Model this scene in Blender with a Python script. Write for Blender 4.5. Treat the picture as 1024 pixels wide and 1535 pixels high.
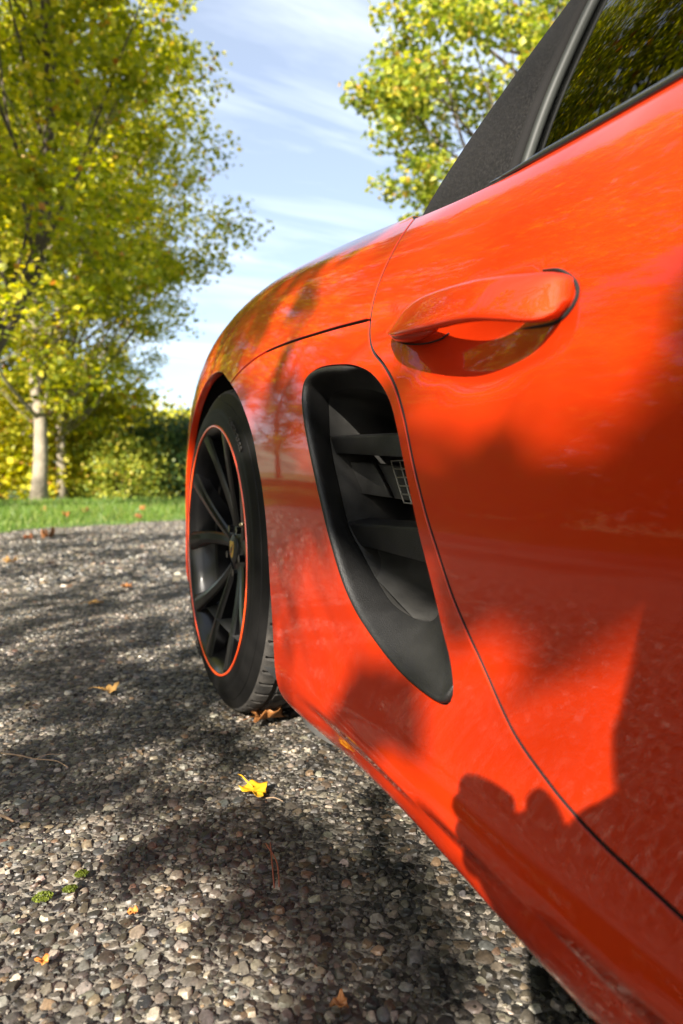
import bpy, bmesh, math, random
import numpy as np
from mathutils import Vector, Matrix
from mathutils.geometry import delaunay_2d_cdt

for o in list(bpy.data.objects):
    bpy.data.objects.remove(o)
scene = bpy.context.scene
COL = scene.collection
rng = np.random.default_rng(7)
random.seed(7)

# ================================================================ camera
cam_d = bpy.data.cameras.new('camera')
cam_d.sensor_fit = 'HORIZONTAL'
cam_d.sensor_width = 24.0
cam_d.lens = 24.0 * 1000 / 1024
cam_d.clip_start = 0.02
cam_d.clip_end = 3000
cam_d.dof.use_dof = True
cam_d.dof.focus_distance = 0.86
cam_d.dof.aperture_fstop = 4.5
cam = bpy.data.objects.new('camera', cam_d)
COL.objects.link(cam)
YAW, PITCH = 0.4199, -math.atan(37.8 / 1000)
cam.location = (0, 0, 0.4773)
cam.rotation_euler = (math.pi / 2 + PITCH, 0, -YAW)
scene.camera = cam

# ================================================================ sky
SUN_TRAVEL = Vector((1.0, 1.0, -0.86)).normalized()
TO_SUN = -SUN_TRAVEL
world = bpy.data.worlds.new('World')
scene.world = world
world.use_nodes = True
wn = world.node_tree.nodes; wl = world.node_tree.links
wn.clear()
w_out = wn.new('ShaderNodeOutputWorld'); w_bg = wn.new('ShaderNodeBackground')
sky = wn.new('ShaderNodeTexSky'); sky.sky_type = 'NISHITA'; sky.sun_disc = False
sky.sun_elevation = math.asin(TO_SUN.z)
sky.sun_rotation = math.atan2(TO_SUN.x, TO_SUN.y)
sky.air_density = 1.0; sky.dust_density = 1.2; sky.ozone_density = 1.3; sky.altitude = 200
tc = wn.new('ShaderNodeTexCoord')
# thin cirrus: noise on the direction projected to a high flat layer, stretched into streaks
sep = wn.new('ShaderNodeSeparateXYZ'); wl.new(tc.outputs['Generated'], sep.inputs[0])
zz = wn.new('ShaderNodeMath'); zz.operation = 'ADD'; zz.inputs[1].default_value = 0.16; wl.new(sep.outputs['Z'], zz.inputs[0])
zm = wn.new('ShaderNodeMath'); zm.operation = 'MAXIMUM'; zm.inputs[1].default_value = 0.05; wl.new(zz.outputs[0], zm.inputs[0])
dvx = wn.new('ShaderNodeMath'); dvx.operation = 'DIVIDE'; wl.new(sep.outputs['X'], dvx.inputs[0]); wl.new(zm.outputs[0], dvx.inputs[1])
dvy = wn.new('ShaderNodeMath'); dvy.operation = 'DIVIDE'; wl.new(sep.outputs['Y'], dvy.inputs[0]); wl.new(zm.outputs[0], dvy.inputs[1])
cmb = wn.new('ShaderNodeCombineXYZ'); wl.new(dvx.outputs[0], cmb.inputs[0]); wl.new(dvy.outputs[0], cmb.inputs[1])
mp = wn.new('ShaderNodeMapping'); mp.inputs['Rotation'].default_value = (0, 0, math.radians(-28)); mp.inputs['Scale'].default_value = (0.9, 3.6, 1)
wl.new(cmb.outputs[0], mp.inputs[0])
nz = wn.new('ShaderNodeTexNoise'); nz.inputs['Scale'].default_value = 1.5; nz.inputs['Detail'].default_value = 7; nz.inputs['Roughness'].default_value = 0.55; nz.inputs['Distortion'].default_value = 0.5
wl.new(mp.outputs[0], nz.inputs['Vector'])
rp = wn.new('ShaderNodeValToRGB'); rp.color_ramp.elements[0].position = 0.46; rp.color_ramp.elements[1].position = 0.88
rp.color_ramp.elements[0].color = (.16, .16, .16, 1); rp.color_ramp.elements[1].color = (0.55, 0.55, 0.55, 1)
wl.new(nz.outputs['Fac'], rp.inputs[0])
mixc = wn.new('ShaderNodeMix'); mixc.data_type = 'RGBA'
wl.new(rp.outputs[0], mixc.inputs['Factor']); wl.new(sky.outputs[0], mixc.inputs['A'])
mixc.inputs['B'].default_value = (10.5, 11.0, 11.8, 1)
wl.new(mixc.outputs['Result'], w_bg.inputs['Color'])
w_bg.inputs['Strength'].default_value = 0.055
wl.new(w_bg.outputs[0], w_out.inputs['Surface'])

# ================================================================ sun
sun_d = bpy.data.lights.new('sun', 'SUN'); sun_d.energy = 5.0; sun_d.angle = math.radians(0.53); sun_d.color = (1.0, 0.92, 0.80)
sun = bpy.data.objects.new('sun', sun_d); COL.objects.link(sun)
sun.rotation_euler = SUN_TRAVEL.to_track_quat('-Z', 'Y').to_euler(); sun.location = (-6, -6, 8)
# ================================================================ exposure
vs = scene.view_settings
vs.view_transform = 'Standard'; vs.look = 'None'; vs.gamma = 1.0; vs.exposure = 2.0
vs.use_curve_mapping = False
scene.render.engine = 'CYCLES'
scene.cycles.use_denoising = True
scene.cycles.max_bounces = 8
scene.cycles.transparent_max_bounces = 12

# ================================================================ helpers
def tag(o, label=None, cat=None, group=None, kind=None):
    if label: o['label'] = label
    if cat: o['category'] = cat
    if group: o['group'] = group
    if kind: o['kind'] = kind
    return o
def empty(name, loc=(0, 0, 0)):
    o = bpy.data.objects.new(name, None); o.location = loc; o.empty_display_size = .1; COL.objects.link(o); return o
def link(name, me, mat=None, parent=None, loc=None):
    o = bpy.data.objects.new(name, me); COL.objects.link(o)
    if mat is not None and len(me.materials) == 0: me.materials.append(mat)
    if parent is not None:
        o.parent = parent
    if loc is not None: o.location = loc
    return o
def mesh_np(name, V, F, smooth=True, normals=None):
    """F: list of index tuples or an (n,3)/(n,4) array"""
    me = bpy.data.meshes.new(name)
    V = np.asarray(V, dtype=np.float32)
    if isinstance(F, np.ndarray):
        k = F.shape[1]; n = len(F)
        me.vertices.add(len(V)); me.vertices.foreach_set('co', V.ravel())
        me.loops.add(n * k); me.loops.foreach_set('vertex_index', F.astype(np.int32).ravel())
        me.polygons.add(n); me.polygons.foreach_set('loop_start', np.arange(0, n * k, k, dtype=np.int32))
        me.polygons.foreach_set('loop_total', np.full(n, k, dtype=np.int32))
        me.update(calc_edges=True)
    else:
        me.from_pydata([tuple(map(float, v)) for v in V], [], F); me.update()
    me.polygons.foreach_set('use_smooth', np.full(len(me.polygons), smooth, dtype=bool))
    if normals is not None:
        me.normals_split_custom_set_from_vertices([tuple(map(float, n)) for n in normals])
    return me
class MB:
    """collects boxes, tubes and lofts for ONE mesh"""
    def __init__(self): self.V = []; self.F = []
    def add(self, V, F):
        b = len(self.V); self.V += [tuple(map(float, v)) for v in V]; self.F += [tuple(i + b for i in f) for f in F]
    def loft(self, rings, closed=True, cap=True, loop=False):
        m = len(rings[0]); V = [p for r in rings for p in r]; F = []
        nr = len(rings)
        for a in range(nr if loop else nr - 1):
            a2 = (a + 1) % nr
            for b in range(m if closed else m - 1):
                F.append((a * m + b, a * m + (b + 1) % m, a2 * m + (b + 1) % m, a2 * m + b))
        if cap and closed and not loop:
            F.append(tuple(range(m - 1, -1, -1))); F.append(tuple(range((nr - 1) * m, nr * m)))
        self.add(V, F)
    def tube(self, pts, r, n=8, cap=True, loop=False):
        pts = np.asarray(pts, float); rr = np.broadcast_to(np.asarray(r, float), (len(pts),))
        T = np.gradient(pts, axis=0)
        if loop: T = np.roll(pts, -1, 0) - np.roll(pts, 1, 0)
        T /= np.linalg.norm(T, axis=1, keepdims=True) + 1e-12
        up = np.array([0, 0, 1.0]) if abs(T[0][2]) < .9 else np.array([1.0, 0, 0])
        A = np.cross(T[0], up); A /= np.linalg.norm(A); rings = []
        for p, t, q in zip(pts, T, rr):
            A = A - t * (A @ t); A /= np.linalg.norm(A) + 1e-12; B = np.cross(t, A)
            an = np.linspace(0, 2 * math.pi, n, endpoint=False)
            rings.append([p + q * (math.cos(x) * A + math.sin(x) * B) for x in an])
        self.loft(rings, cap=cap, loop=loop)
    def box(self, c, s, M=None):
        c = np.array(c, float); s = np.array(s, float) / 2
        V = [np.array((x, y, z)) * s for x in (-1, 1) for y in (-1, 1) for z in (-1, 1)]
        if M is not None: V = [np.array(M) @ v for v in V]
        self.add([v + c for v in V], [(0, 1, 3, 2), (4, 6, 7, 5), (0, 4, 5, 1), (2, 3, 7, 6), (0, 2, 6, 4), (1, 5, 7, 3)])
    def build(self, name, mat, parent=None, smooth=True, bevel=0, loc=None, angle=None):
        me = mesh_np(name, self.V, self.F, smooth)
        bm = bmesh.new(); bm.from_mesh(me); bmesh.ops.recalc_face_normals(bm, faces=bm.faces); bm.to_mesh(me); bm.free()
        if angle is not None:
            me.set_sharp_from_angle(angle=math.radians(angle))
        o = link(name, me, mat, parent, loc)
        if bevel:
            b = o.modifiers.new('bevel', 'BEVEL'); b.width = bevel; b.segments = 2; b.limit_method = 'ANGLE'
        return o
def cr(pts, n, closed=False):
    """centripetal-ish smooth resampling of a polyline to n points, even in arc length"""
    P = np.asarray(pts, float)
    if closed: P = np.concatenate([P, P[:1]])
    Q = []
    m = len(P)
    for i in range(m - 1):
        p0 = P[i - 1] if i > 0 else (P[-2] if closed else 2 * P[0] - P[1]); p1 = P[i]; p2 = P[i + 1]
        p3 = P[i + 2] if i + 2 < m else (P[1] if closed else 2 * P[-1] - P[-2])
        for t in np.linspace(0, 1, 14, endpoint=False):
            Q.append(.5 * ((2 * p1) + (-p0 + p2) * t + (2 * p0 - 5 * p1 + 4 * p2 - p3) * t * t + (-p0 + 3 * p1 - 3 * p2 + p3) * t ** 3))
    Q.append(P[-1]); Q = np.array(Q)
    L = np.concatenate([[0], np.cumsum(np.linalg.norm(np.diff(Q, axis=0), axis=1))])
    s = np.linspace(0, L[-1], n, endpoint=not closed)
    return np.stack([np.interp(s, L, Q[:, k]) for k in range(Q.shape[1])], -1)
def pin(pts, poly):
    """which points lie inside the polygon"""
    x, y = pts[:, 0], pts[:, 1]; c = np.zeros(len(pts), bool); n = len(poly)
    for i in range(n):
        x1, y1 = poly[i]; x2, y2 = poly[(i + 1) % n]
        if y1 == y2: continue
        k = ((y1 > y) != (y2 > y)) & (x < (x2 - x1) * (y - y1) / (y2 - y1) + x1)
        c ^= k
    return c

# ================================================================ materials
def mat(name, base=(.5, .5, .5), rough=.5, metal=0., coat=0., coat_r=.03, spec=.5, noise=None, bump=None, sub=None):
    """plain Principled material with optional value noise (scale, amount) and bump (scale, strength, distance)"""
    m = bpy.data.materials.new(name); m.use_nodes = True
    N = m.node_tree.nodes; L = m.node_tree.links; b = N['Principled BSDF']
    b.inputs['Base Color'].default_value = (*base, 1); b.inputs['Roughness'].default_value = rough; b.inputs['Metallic'].default_value = metal
    b.inputs['Coat Weight'].default_value = coat; b.inputs['Coat Roughness'].default_value = coat_r; b.inputs['Specular IOR Level'].default_value = spec
    tcn = N.new('ShaderNodeTexCoord')
    if noise:
        n = N.new('ShaderNodeTexNoise'); n.inputs['Scale'].default_value = noise[0]; n.inputs['Detail'].default_value = 5
        L.new(tcn.outputs['Object'], n.inputs['Vector'])
        mr = N.new('ShaderNodeMapRange'); mr.inputs['From Min'].default_value = .3; mr.inputs['From Max'].default_value = .7
        mr.inputs['To Min'].default_value = 1 - noise[1]; mr.inputs['To Max'].default_value = 1 + noise[1]
        L.new(n.outputs['Fac'], mr.inputs['Value'])
        mx = N.new('ShaderNodeMix'); mx.data_type = 'RGBA'; mx.blend_type = 'MULTIPLY'; mx.inputs['Factor'].default_value = 1
        mx.inputs['A'].default_value = (*base, 1); L.new(mr.outputs[0], mx.inputs['B']); L.new(mx.outputs['Result'], b.inputs['Base Color'])
    if bump:
        n2 = N.new('ShaderNodeTexNoise'); n2.inputs['Scale'].default_value = bump[0]; n2.inputs['Detail'].default_value = 3
        L.new(tcn.outputs['Object'], n2.inputs['Vector'])
        bp = N.new('ShaderNodeBump'); bp.inputs['Strength'].default_value = bump[1]; bp.inputs['Distance'].default_value = bump[2]
        L.new(n2.outputs['Fac'], bp.inputs['Height']); L.new(bp.outputs[0], b.inputs['Normal'])
    return m
def leaf_mat(name, cols, trans=.45, rough=.45):
    """foliage: colour differs leaf by leaf (random per island), light comes through"""
    m = bpy.data.materials.new(name); m.use_nodes = True
    N = m.node_tree.nodes; L = m.node_tree.links; b = N['Principled BSDF']; out = N['Material Output']
    g = N.new('ShaderNodeNewGeometry'); r = N.new('ShaderNodeValToRGB')
    el = r.color_ramp.elements
    while len(el) > 1: el.remove(el[-1])
    for i, (p, c) in enumerate(cols):
        e = el[0] if i == 0 else el.new(p)
        e.position = p; e.color = (*c, 1)
    L.new(g.outputs['Random Per Island'], r.inputs[0])
    L.new(r.outputs[0], b.inputs['Base Color']); b.inputs['Roughness'].default_value = rough; b.inputs['Specular IOR Level'].default_value = .35
    t = N.new('ShaderNodeBsdfTranslucent'); hs = N.new('ShaderNodeHueSaturation'); hs.inputs['Value'].default_value = 1.5; hs.inputs['Saturation'].default_value = 1.1
    L.new(r.outputs[0], hs.inputs['Color']); L.new(hs.outputs[0], t.inputs['Color'])
    mx = N.new('ShaderNodeMixShader'); mx.inputs[0].default_value = trans
    L.new(b.outputs[0], mx.inputs[1]); L.new(t.outputs[0], mx.inputs[2]); L.new(mx.outputs[0], out.inputs['Surface'])
    return m

# ================================================================ ground
def ground_mat():
    """dark bitumen bed between the stones; farther out the stones become a cell pattern with its own relief"""
    m = bpy.data.materials.new('gravel_bed'); m.use_nodes = True
    N = m.node_tree.nodes; L = m.node_tree.links; b = N['Principled BSDF']
    t = N.new('ShaderNodeTexCoord')
    v = N.new('ShaderNodeTexVoronoi'); v.inputs['Scale'].default_value = 62; L.new(t.outputs['Object'], v.inputs['Vector'])
    v2 = N.new('ShaderNodeTexVoronoi'); v2.inputs['Scale'].default_value = 140; L.new(t.outputs['Object'], v2.inputs['Vector'])
    sepc = N.new('ShaderNodeSeparateColor'); L.new(v.outputs['Color'], sepc.inputs[0])
    r = N.new('ShaderNodeValToRGB'); el = r.color_ramp.elements
    el[0].position = 0; el[0].color = (.018, .015, .012, 1); el[1].position = 1; el[1].color = (.17, .15, .12, 1)
    for p, c in ((.25, (.035, .030, .025)), (.5, (.065, .056, .046)), (.75, (.11, .097, .08))):
        e = el.new(p); e.color = (*c, 1)
    L.new(sepc.outputs[0], r.inputs[0])
    n = N.new('ShaderNodeTexNoise'); n.inputs['Scale'].default_value = .9; n.inputs['Detail'].default_value = 6; L.new(t.outputs['Object'], n.inputs['Vector'])
    mr = N.new('ShaderNodeMapRange'); mr.inputs['From Min'].default_value = .3; mr.inputs['From Max'].default_value = .7; mr.inputs['To Min'].default_value = .72; mr.inputs['To Max'].default_value = 1.2
    L.new(n.outputs['Fac'], mr.inputs['Value'])
    mx = N.new('ShaderNodeMix'); mx.data_type = 'RGBA'; mx.blend_type = 'MULTIPLY'; mx.inputs['Factor'].default_value = 1
    L.new(r.outputs[0], mx.inputs['A']); L.new(mr.outputs[0], mx.inputs['B']); L.new(mx.outputs['Result'], b.inputs['Base Color'])
    b.inputs['Roughness'].default_value = .8
    inv = N.new('ShaderNodeMath'); inv.operation = 'MULTIPLY_ADD'; inv.inputs[1].default_value = -1; inv.inputs[2].default_value = 1
    L.new(v.outputs['Distance'], inv.inputs[0])
    ad = N.new('ShaderNodeMath'); ad.operation = 'MULTIPLY_ADD'; ad.inputs[1].default_value = -.4; L.new(v2.outputs['Distance'], ad.inputs[0]); L.new(inv.outputs[0], ad.inputs[2])
    bp = N.new('ShaderNodeBump'); bp.inputs['Strength'].default_value = 1; bp.inputs['Distance'].default_value = .012
    L.new(ad.outputs[0], bp.inputs['Height']); L.new(bp.outputs[0], b.inputs['Normal'])
    return m
def stone_mat():
    m = bpy.data.materials.new('stone'); m.use_nodes = True
    N = m.node_tree.nodes; L = m.node_tree.links; b = N['Principled BSDF']
    a = N.new('ShaderNodeAttribute'); a.attribute_name = 'tint'
    t = N.new('ShaderNodeTexCoord'); n = N.new('ShaderNodeTexNoise'); n.inputs['Scale'].default_value = 260; n.inputs['Detail'].default_value = 4
    L.new(t.outputs['Object'], n.inputs['Vector'])
    mr = N.new('ShaderNodeMapRange'); mr.inputs['From Min'].default_value = .3; mr.inputs['From Max'].default_value = .7; mr.inputs['To Min'].default_value = .62; mr.inputs['To Max'].default_value = 1.25
    L.new(n.outputs['Fac'], mr.inputs['Value'])
    mx = N.new('ShaderNodeMix'); mx.data_type = 'RGBA'; mx.blend_type = 'MULTIPLY'; mx.inputs['Factor'].default_value = 1
    L.new(a.outputs['Color'], mx.inputs['A']); L.new(mr.outputs[0], mx.inputs['B']); L.new(mx.outputs['Result'], b.inputs['Base Color'])
    b.inputs['Roughness'].default_value = .5
    bp = N.new('ShaderNodeBump'); bp.inputs['Strength'].default_value = .35; bp.inputs['Distance'].default_value = .002
    L.new(n.outputs['Fac'], bp.inputs['Height']); L.new(bp.outputs[0], b.inputs['Normal'])
    return m
M_STONE = stone_mat()
def grass_ground_mat():
    m = bpy.data.materials.new('meadow'); m.use_nodes = True
    N = m.node_tree.nodes; L = m.node_tree.links; b = N['Principled BSDF']
    t = N.new('ShaderNodeTexCoord'); n = N.new('ShaderNodeTexNoise'); n.inputs['Scale'].default_value = .6; n.inputs['Detail'].default_value = 8
    L.new(t.outputs['Object'], n.inputs['Vector'])
    r = N.new('ShaderNodeValToRGB'); el = r.color_ramp.elements
    el[0].position = .3; el[0].color = (.035, .07, .012, 1); el[1].position = .7; el[1].color = (.09, .15, .025, 1)
    L.new(n.outputs['Fac'], r.inputs[0]); L.new(r.outputs[0], b.inputs['Base Color']); b.inputs['Roughness'].default_value = .9
    return m
def edge_y(x):        # far edge of the gravel where the grass begins
    return 8.22 + .62 * x + .22 * np.sin(x * 1.3) + .10 * np.sin(x * 4.1 + 1) + .09 * np.sin(x * 9.7 + 2) + .05 * np.sin(x * 23) if np.ndim(x) else 8.22 + .62 * x + .22 * math.sin(x * 1.3) + .10 * math.sin(x * 4.1 + 1) + .09 * math.sin(x * 9.7 + 2) + .05 * math.sin(x * 23)
EXS = np.linspace(-9, 12, 240)
# meadow: one sheet to the horizon
me = mesh_np('meadow', [(-900, -900, -.03), (900, -900, -.03), (900, 900, -.03), (-900, 900, -.03)], [(0, 1, 2, 3)], False)
tag(link('meadow', me, grass_ground_mat()), kind='structure')
# raised verge: a soft bank of turf behind the gravel edge
def bank(x, t):
    return np.stack([x, edge_y(x) + t, -.002 + .10 * (1 - np.exp(-np.maximum(t, 0) / .9))], -1)
gx, gt = np.meshgrid(EXS, np.array([-.25, 0, .15, .4, .8, 1.5, 3, 6, 12, 26]), indexing='ij')
V = bank(gx.ravel(), gt.ravel()); V[:, 2] += np.where(gt.ravel() < 0, -.04, .02 * np.sin(V[:, 0] * 2.1) * np.sin(V[:, 1] * 1.7))
nt = gt.shape[1]
F = [(i * nt + j, (i + 1) * nt + j, (i + 1) * nt + j + 1, i * nt + j + 1) for i in range(len(EXS) - 1) for j in range(nt - 1)]
tag(link('verge', mesh_np('verge', V, F), bpy.data.materials['meadow']), kind='structure')
# gravel parking area
px = np.linspace(-9, 12, 240)
Vr = [(x, -14, 0) for x in px] + [(x, edge_y(x) + .1, 0) for x in px]
Fr = [(i, i + 1, 240 + i + 1, 240 + i) for i in range(239)]
road = link('gravel_road', mesh_np('gravel_road', Vr, Fr, False), ground_mat())
tag(road, kind='structure')

# stones: real pebbles pressed into the bitumen
def cells(P, w, na, step):
    """packed angular outlines: distance from each stone's middle to its joint with the neighbours, in na directions"""
    N_ = len(P); h = step * 1.15
    gi = np.floor((P - P.min(0)) / h).astype(int); dim = gi.max(0) + 1; key = gi[:, 0] * dim[1] + gi[:, 1]
    order_ = np.argsort(key); start = np.searchsorted(key[order_], np.arange(dim[0] * dim[1] + 1))
    an = rng.uniform(0, 6.283, N_)[:, None] + np.linspace(0, 2 * math.pi, na, endpoint=False)[None] + rng.uniform(-.2, .2, (N_, na))
    D = np.stack([np.cos(an), np.sin(an)], -1); r = np.full((N_, na), step * .95)
    for ox in (-2, -1, 0, 1, 2):
        for oy in (-2, -1, 0, 1, 2):
            g2 = gi + np.array([ox, oy]); ok = ((g2 >= 0) & (g2 < dim)).all(1); kk = np.where(ok, g2[:, 0] * dim[1] + g2[:, 1], 0)
            cnt = np.where(ok, start[kk + 1] - start[kk], 0)
            for c in range(int(cnt.max()) if len(cnt) else 0):
                i = np.where(cnt > c)[0]; jn = order_[start[kk[i]] + c]; i2 = i[jn != i]; j2 = jn[jn != i]
                d = P[j2] - P[i2]; L2 = (d ** 2).sum(1); L = np.sqrt(L2) + 1e-9
                bis = L / 2 + (w[i2] - w[j2]) / (2 * L)
                c_ = (D[i2] * (d / L[:, None])[:, None]).sum(-1)
                lim = np.where(c_ > .08, bis[:, None] / np.maximum(c_, .08), 1e3)
                r[i2] = np.minimum(r[i2], np.maximum(lim, step * .10))
    return an, r
TINTS = np.array([(.40, .36, .30), (.30, .265, .215), (.21, .19, .16), (.46, .42, .36), (.62, .585, .53), (.16, .15, .138), (.25, .205, .15), (.33, .235, .15), (.24, .145, .10), (.19, .20, .20), (.27, .26, .235), (.10, .092, .085), (.37, .31, .225), (.235, .23, .22)])
TW = np.array([.12, .13, .12, .10, .07, .09, .07, .05, .03, .07, .07, .04, .04, .06]); TW /= TW.sum()
FWD = np.array([math.sin(YAW), math.cos(YAW)]); RGT = np.array([math.cos(YAW), -math.sin(YAW)])
def under_car(P):      # nothing to see under the middle of the car
    return (P[:, 0] > .85) & (P[:, 1] < 2.2)
def scatter(x0, x1, y0, y1, step):
    nx = int((x1 - x0) / step); ny = int((y1 - y0) / (step * .87))
    a, b_ = np.meshgrid(np.arange(nx), np.arange(ny), indexing='ij')
    P = np.stack([x0 + (a + .5 * (b_ % 2)) * step, y0 + b_ * step * .87], -1).reshape(-1, 2)
    P += rng.uniform(-.46, .46, P.shape) * step
    return P[~under_car(P) & (P[:, 1] < edge_y(P[:, 0]) + .05)]
def stone_geo(an, r, size, low=False):
    """flat-topped chips with bevelled, uneven shoulders; (n, verts, 3) and faces"""
    n, na = r.shape; sh = rng.uniform(.62, 1.0, (n, 1)) ** .8; r = r * sh
    r = .85 * r + .15 * (np.roll(r, 1, 1) + np.roll(r, -1, 1)) / 2
    hgt = size * rng.uniform(.06, .55, n); tx = rng.normal(scale=.20, size=n); ty = rng.normal(scale=.20, size=n)
    rings = []
    prof = ((.98, -.1), (.74, .84)) if low else ((1.0, -.35), (.96, .30), (.74, .84)); K_ = len(prof)
    for q, zf in prof:
        rr = r * q * (1 + rng.normal(scale=.045, size=r.shape)); x = rr * np.cos(an); y = rr * np.sin(an)
        z = hgt[:, None] * (zf + rng.normal(scale=.07, size=r.shape)) + (x * tx[:, None] + y * ty[:, None]) * max(zf, 0)
        rings.append(np.stack([x, y, z], -1))
    top = np.stack([rng.normal(scale=.1, size=n) * size * .5, rng.normal(scale=.1, size=n) * size * .5, hgt * rng.uniform(.92, 1.12, n)], -1)[:, None]
    V = np.concatenate(rings + [top], 1); F = []
    for a in range(K_ - 1):
        for b in range(na):
            p, q = a * na + b, a * na + (b + 1) % na; F += [(p, q, q + na), (p, q + na, p + na)]
    F += [((K_ - 1) * na + b, (K_ - 1) * na + (b + 1) % na, K_ * na) for b in range(na)]
    return V, np.array(F)
def tint_attr(me, C):
    col = me.color_attributes.new('tint', 'FLOAT_COLOR', 'POINT')
    col.data.foreach_set('color', np.concatenate([C, np.ones((len(C), 1))], 1).astype(np.float32).ravel())
def chips(P, step, na, drop=.07, low=False):
    w = rng.normal(scale=.50, size=len(P)) * step ** 2
    an, r = cells(P, w, na, step); size = r.mean(1)
    V, F = stone_geo(an, r, size, low)
    keep = rng.random(len(P)) > drop
    return P[keep], V[keep], F, size[keep]
def chips_mesh(name, P, V, F, tints):
    n, m = V.shape[:2]; W = V.copy(); W[..., 0] += P[:, 0, None]; W[..., 1] += P[:, 1, None]
    Fa = (F[None] + (np.arange(n) * m)[:, None, None]).reshape(-1, 3)
    me = mesh_np(name, W.reshape(-1, 3), Fa, True); tint_attr(me, np.repeat(tints, m, 0))
    me.set_sharp_from_angle(angle=math.radians(38)); return me
def pick_tints(n):
    t = TINTS[rng.choice(len(TINTS), n, p=TW)] * (.06 + .50 * rng.random((n, 1)) ** 1.9) * np.array([1.07, 1.0, .91])
    return np.clip(t * rng.normal(1, .03, (n, 3)), .012, .6)
Pn, Vn, Fn, sn = chips(scatter(-.35, .85, .15, 1.60, .0108), .0108, 8)
dep = Pn @ FWD; latn = (Pn @ RGT) / np.maximum(dep, .05)
# the 300 stones that show largest, each its own object
inview = (dep > .40) & (abs(latn) < .52) & (Pn[:, 0] < .33)
order = np.argsort(-np.where(inview, sn / np.maximum(dep, .1), 0))[:300]
one = np.zeros(len(Pn), bool); one[order] = True; tn = pick_tints(len(Pn))
tag(link('gravel', chips_mesh('gravel', Pn[~one], Vn[~one], Fn, tn[~one]), M_STONE, road), kind='stuff')
for i in order:
    mm = mesh_np('stone', Vn[i], Fn, True); tint_attr(mm, np.repeat(tn[i][None], Vn.shape[1], 0)); mm.set_sharp_from_angle(angle=math.radians(38))
    link('stone', mm, M_STONE, road, (float(Pn[i, 0]), float(Pn[i, 1]), 0))
# fine grit and crumbs wedged between the stones
Pq, Vq, Fq, _ = chips(scatter(-.3, .8, .35, 1.55, .0088), .0088, 5, .25, True)
Vq = Vq * rng.uniform(.35, .75, (len(Vq), 1, 1)); Vq[..., 2] += .0012
tag(link('grit', chips_mesh('grit', Pq, Vq, Fq, pick_tints(len(Pq))), M_STONE, road), kind='stuff')
# middle and far zones: the same chips, simpler and coarser with distance
def zone(x0, x1, y0, y1, step, na, hole=None):
    P = scatter(x0, x1, y0, y1, step)
    if hole: P = P[~((P[:, 0] > hole[0]) & (P[:, 0] < hole[1]) & (P[:, 1] > hole[2]) & (P[:, 1] < hole[3]))]
    P, V, F, _ = chips(P, step, na, .07, True)
    tag(link('gravel', chips_mesh('gravel', P, V, F, pick_tints(len(P))), M_STONE, road), kind='stuff')
zone(-.9, 1.2, 1.60, 3.4, .0128, 6)
zone(-1.5, -.9, -.4, 3.4, .0180, 5)
zone(-.9, -.35, -.4, 1.60, .0180, 5)
zone(-.35, .85, -.4, .15, .0180, 5)
zone(-1.6, 2.8, 3.4, 10.2, .029, 5)

# grass blades on the verge
nb = 60000
bx_ = rng.uniform(-7, 9, nb); bt = rng.exponential(3.2, nb) - .05; bt = np.minimum(bt, 16 * rng.random(nb) + .2)
B0 = bank(bx_, bt); hh = rng.uniform(.05, .15, nb) * np.clip(.45 + bt / 1.5, .45, 1); ang = rng.uniform(0, 6.28, nb); wd = .006 + .0012 * bt
dx = np.cos(ang) * wd; dy = np.sin(ang) * wd; lean = rng.normal(scale=.45, size=(nb, 2)) * hh[:, None]
Vg = np.stack([B0 + np.stack([-dx, -dy, 0 * dx - .01], -1), B0 + np.stack([dx, dy, 0 * dx - .01], -1), B0 + np.stack([lean[:, 0], lean[:, 1], hh], -1)], 1).reshape(-1, 3)
M_GRASS = leaf_mat('grass', [(0, (.055, .11, .015)), (.5, (.10, .18, .025)), (.85, (.17, .24, .04)), (1, (.26, .25, .07))], .35)
tag(link('grass', mesh_np('grass', Vg, np.arange(nb * 3).reshape(-1, 3), False), M_GRASS), 'short green grass growing on the verge beyond the gravel', 'grass', kind='stuff')

# ================================================================ trees and shrubs
M_BARK = mat('bark', (.20, .17, .125), .9, noise=(2.2, .55), bump=(14, .8, .03))
M_BARKD = mat('bark_dark', (.085, .068, .05), .9, noise=(3, .4), bump=(16, .8, .03))
YG = [(0, (.115, .145, .015)), (.25, (.215, .240, .020)), (.55, (.345, .350, .028)), (.85, (.49, .45, .040)), (.975, (.60, .47, .055)), (.99, (.42, .20, .045)), (1, (.32, .13, .04))]
BRIGHT = [(0, (.20, .23, .018)), (.35, (.38, .38, .026)), (.7, (.54, .50, .04)), (.95, (.66, .55, .06)), (1, (.47, .24, .05))]
DARK = [(0, (.026, .060, .019)), (.5, (.054, .102, .030)), (.9, (.108, .156, .036)), (1, (.30, .24, .036))]
MIXG = [(0, (.10, .15, .03)), (.35, (.20, .25, .035)), (.75, (.36, .37, .05)), (.95, (.50, .44, .07)), (1, (.45, .24, .06))]
PALE = [(0, (.17, .21, .052)), (.5, (.286, .325, .078)), (1, (.44, .43, .104))]
M_L1 = leaf_mat('foliage_yellow_green', YG, .5); M_L2 = leaf_mat('foliage_bright', BRIGHT, .5)
M_L3 = leaf_mat('foliage_dark', DARK, .3); M_L4 = leaf_mat('foliage_mixed', MIXG, .45); M_L5 = leaf_mat('foliage_pale', PALE, .4)

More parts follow.
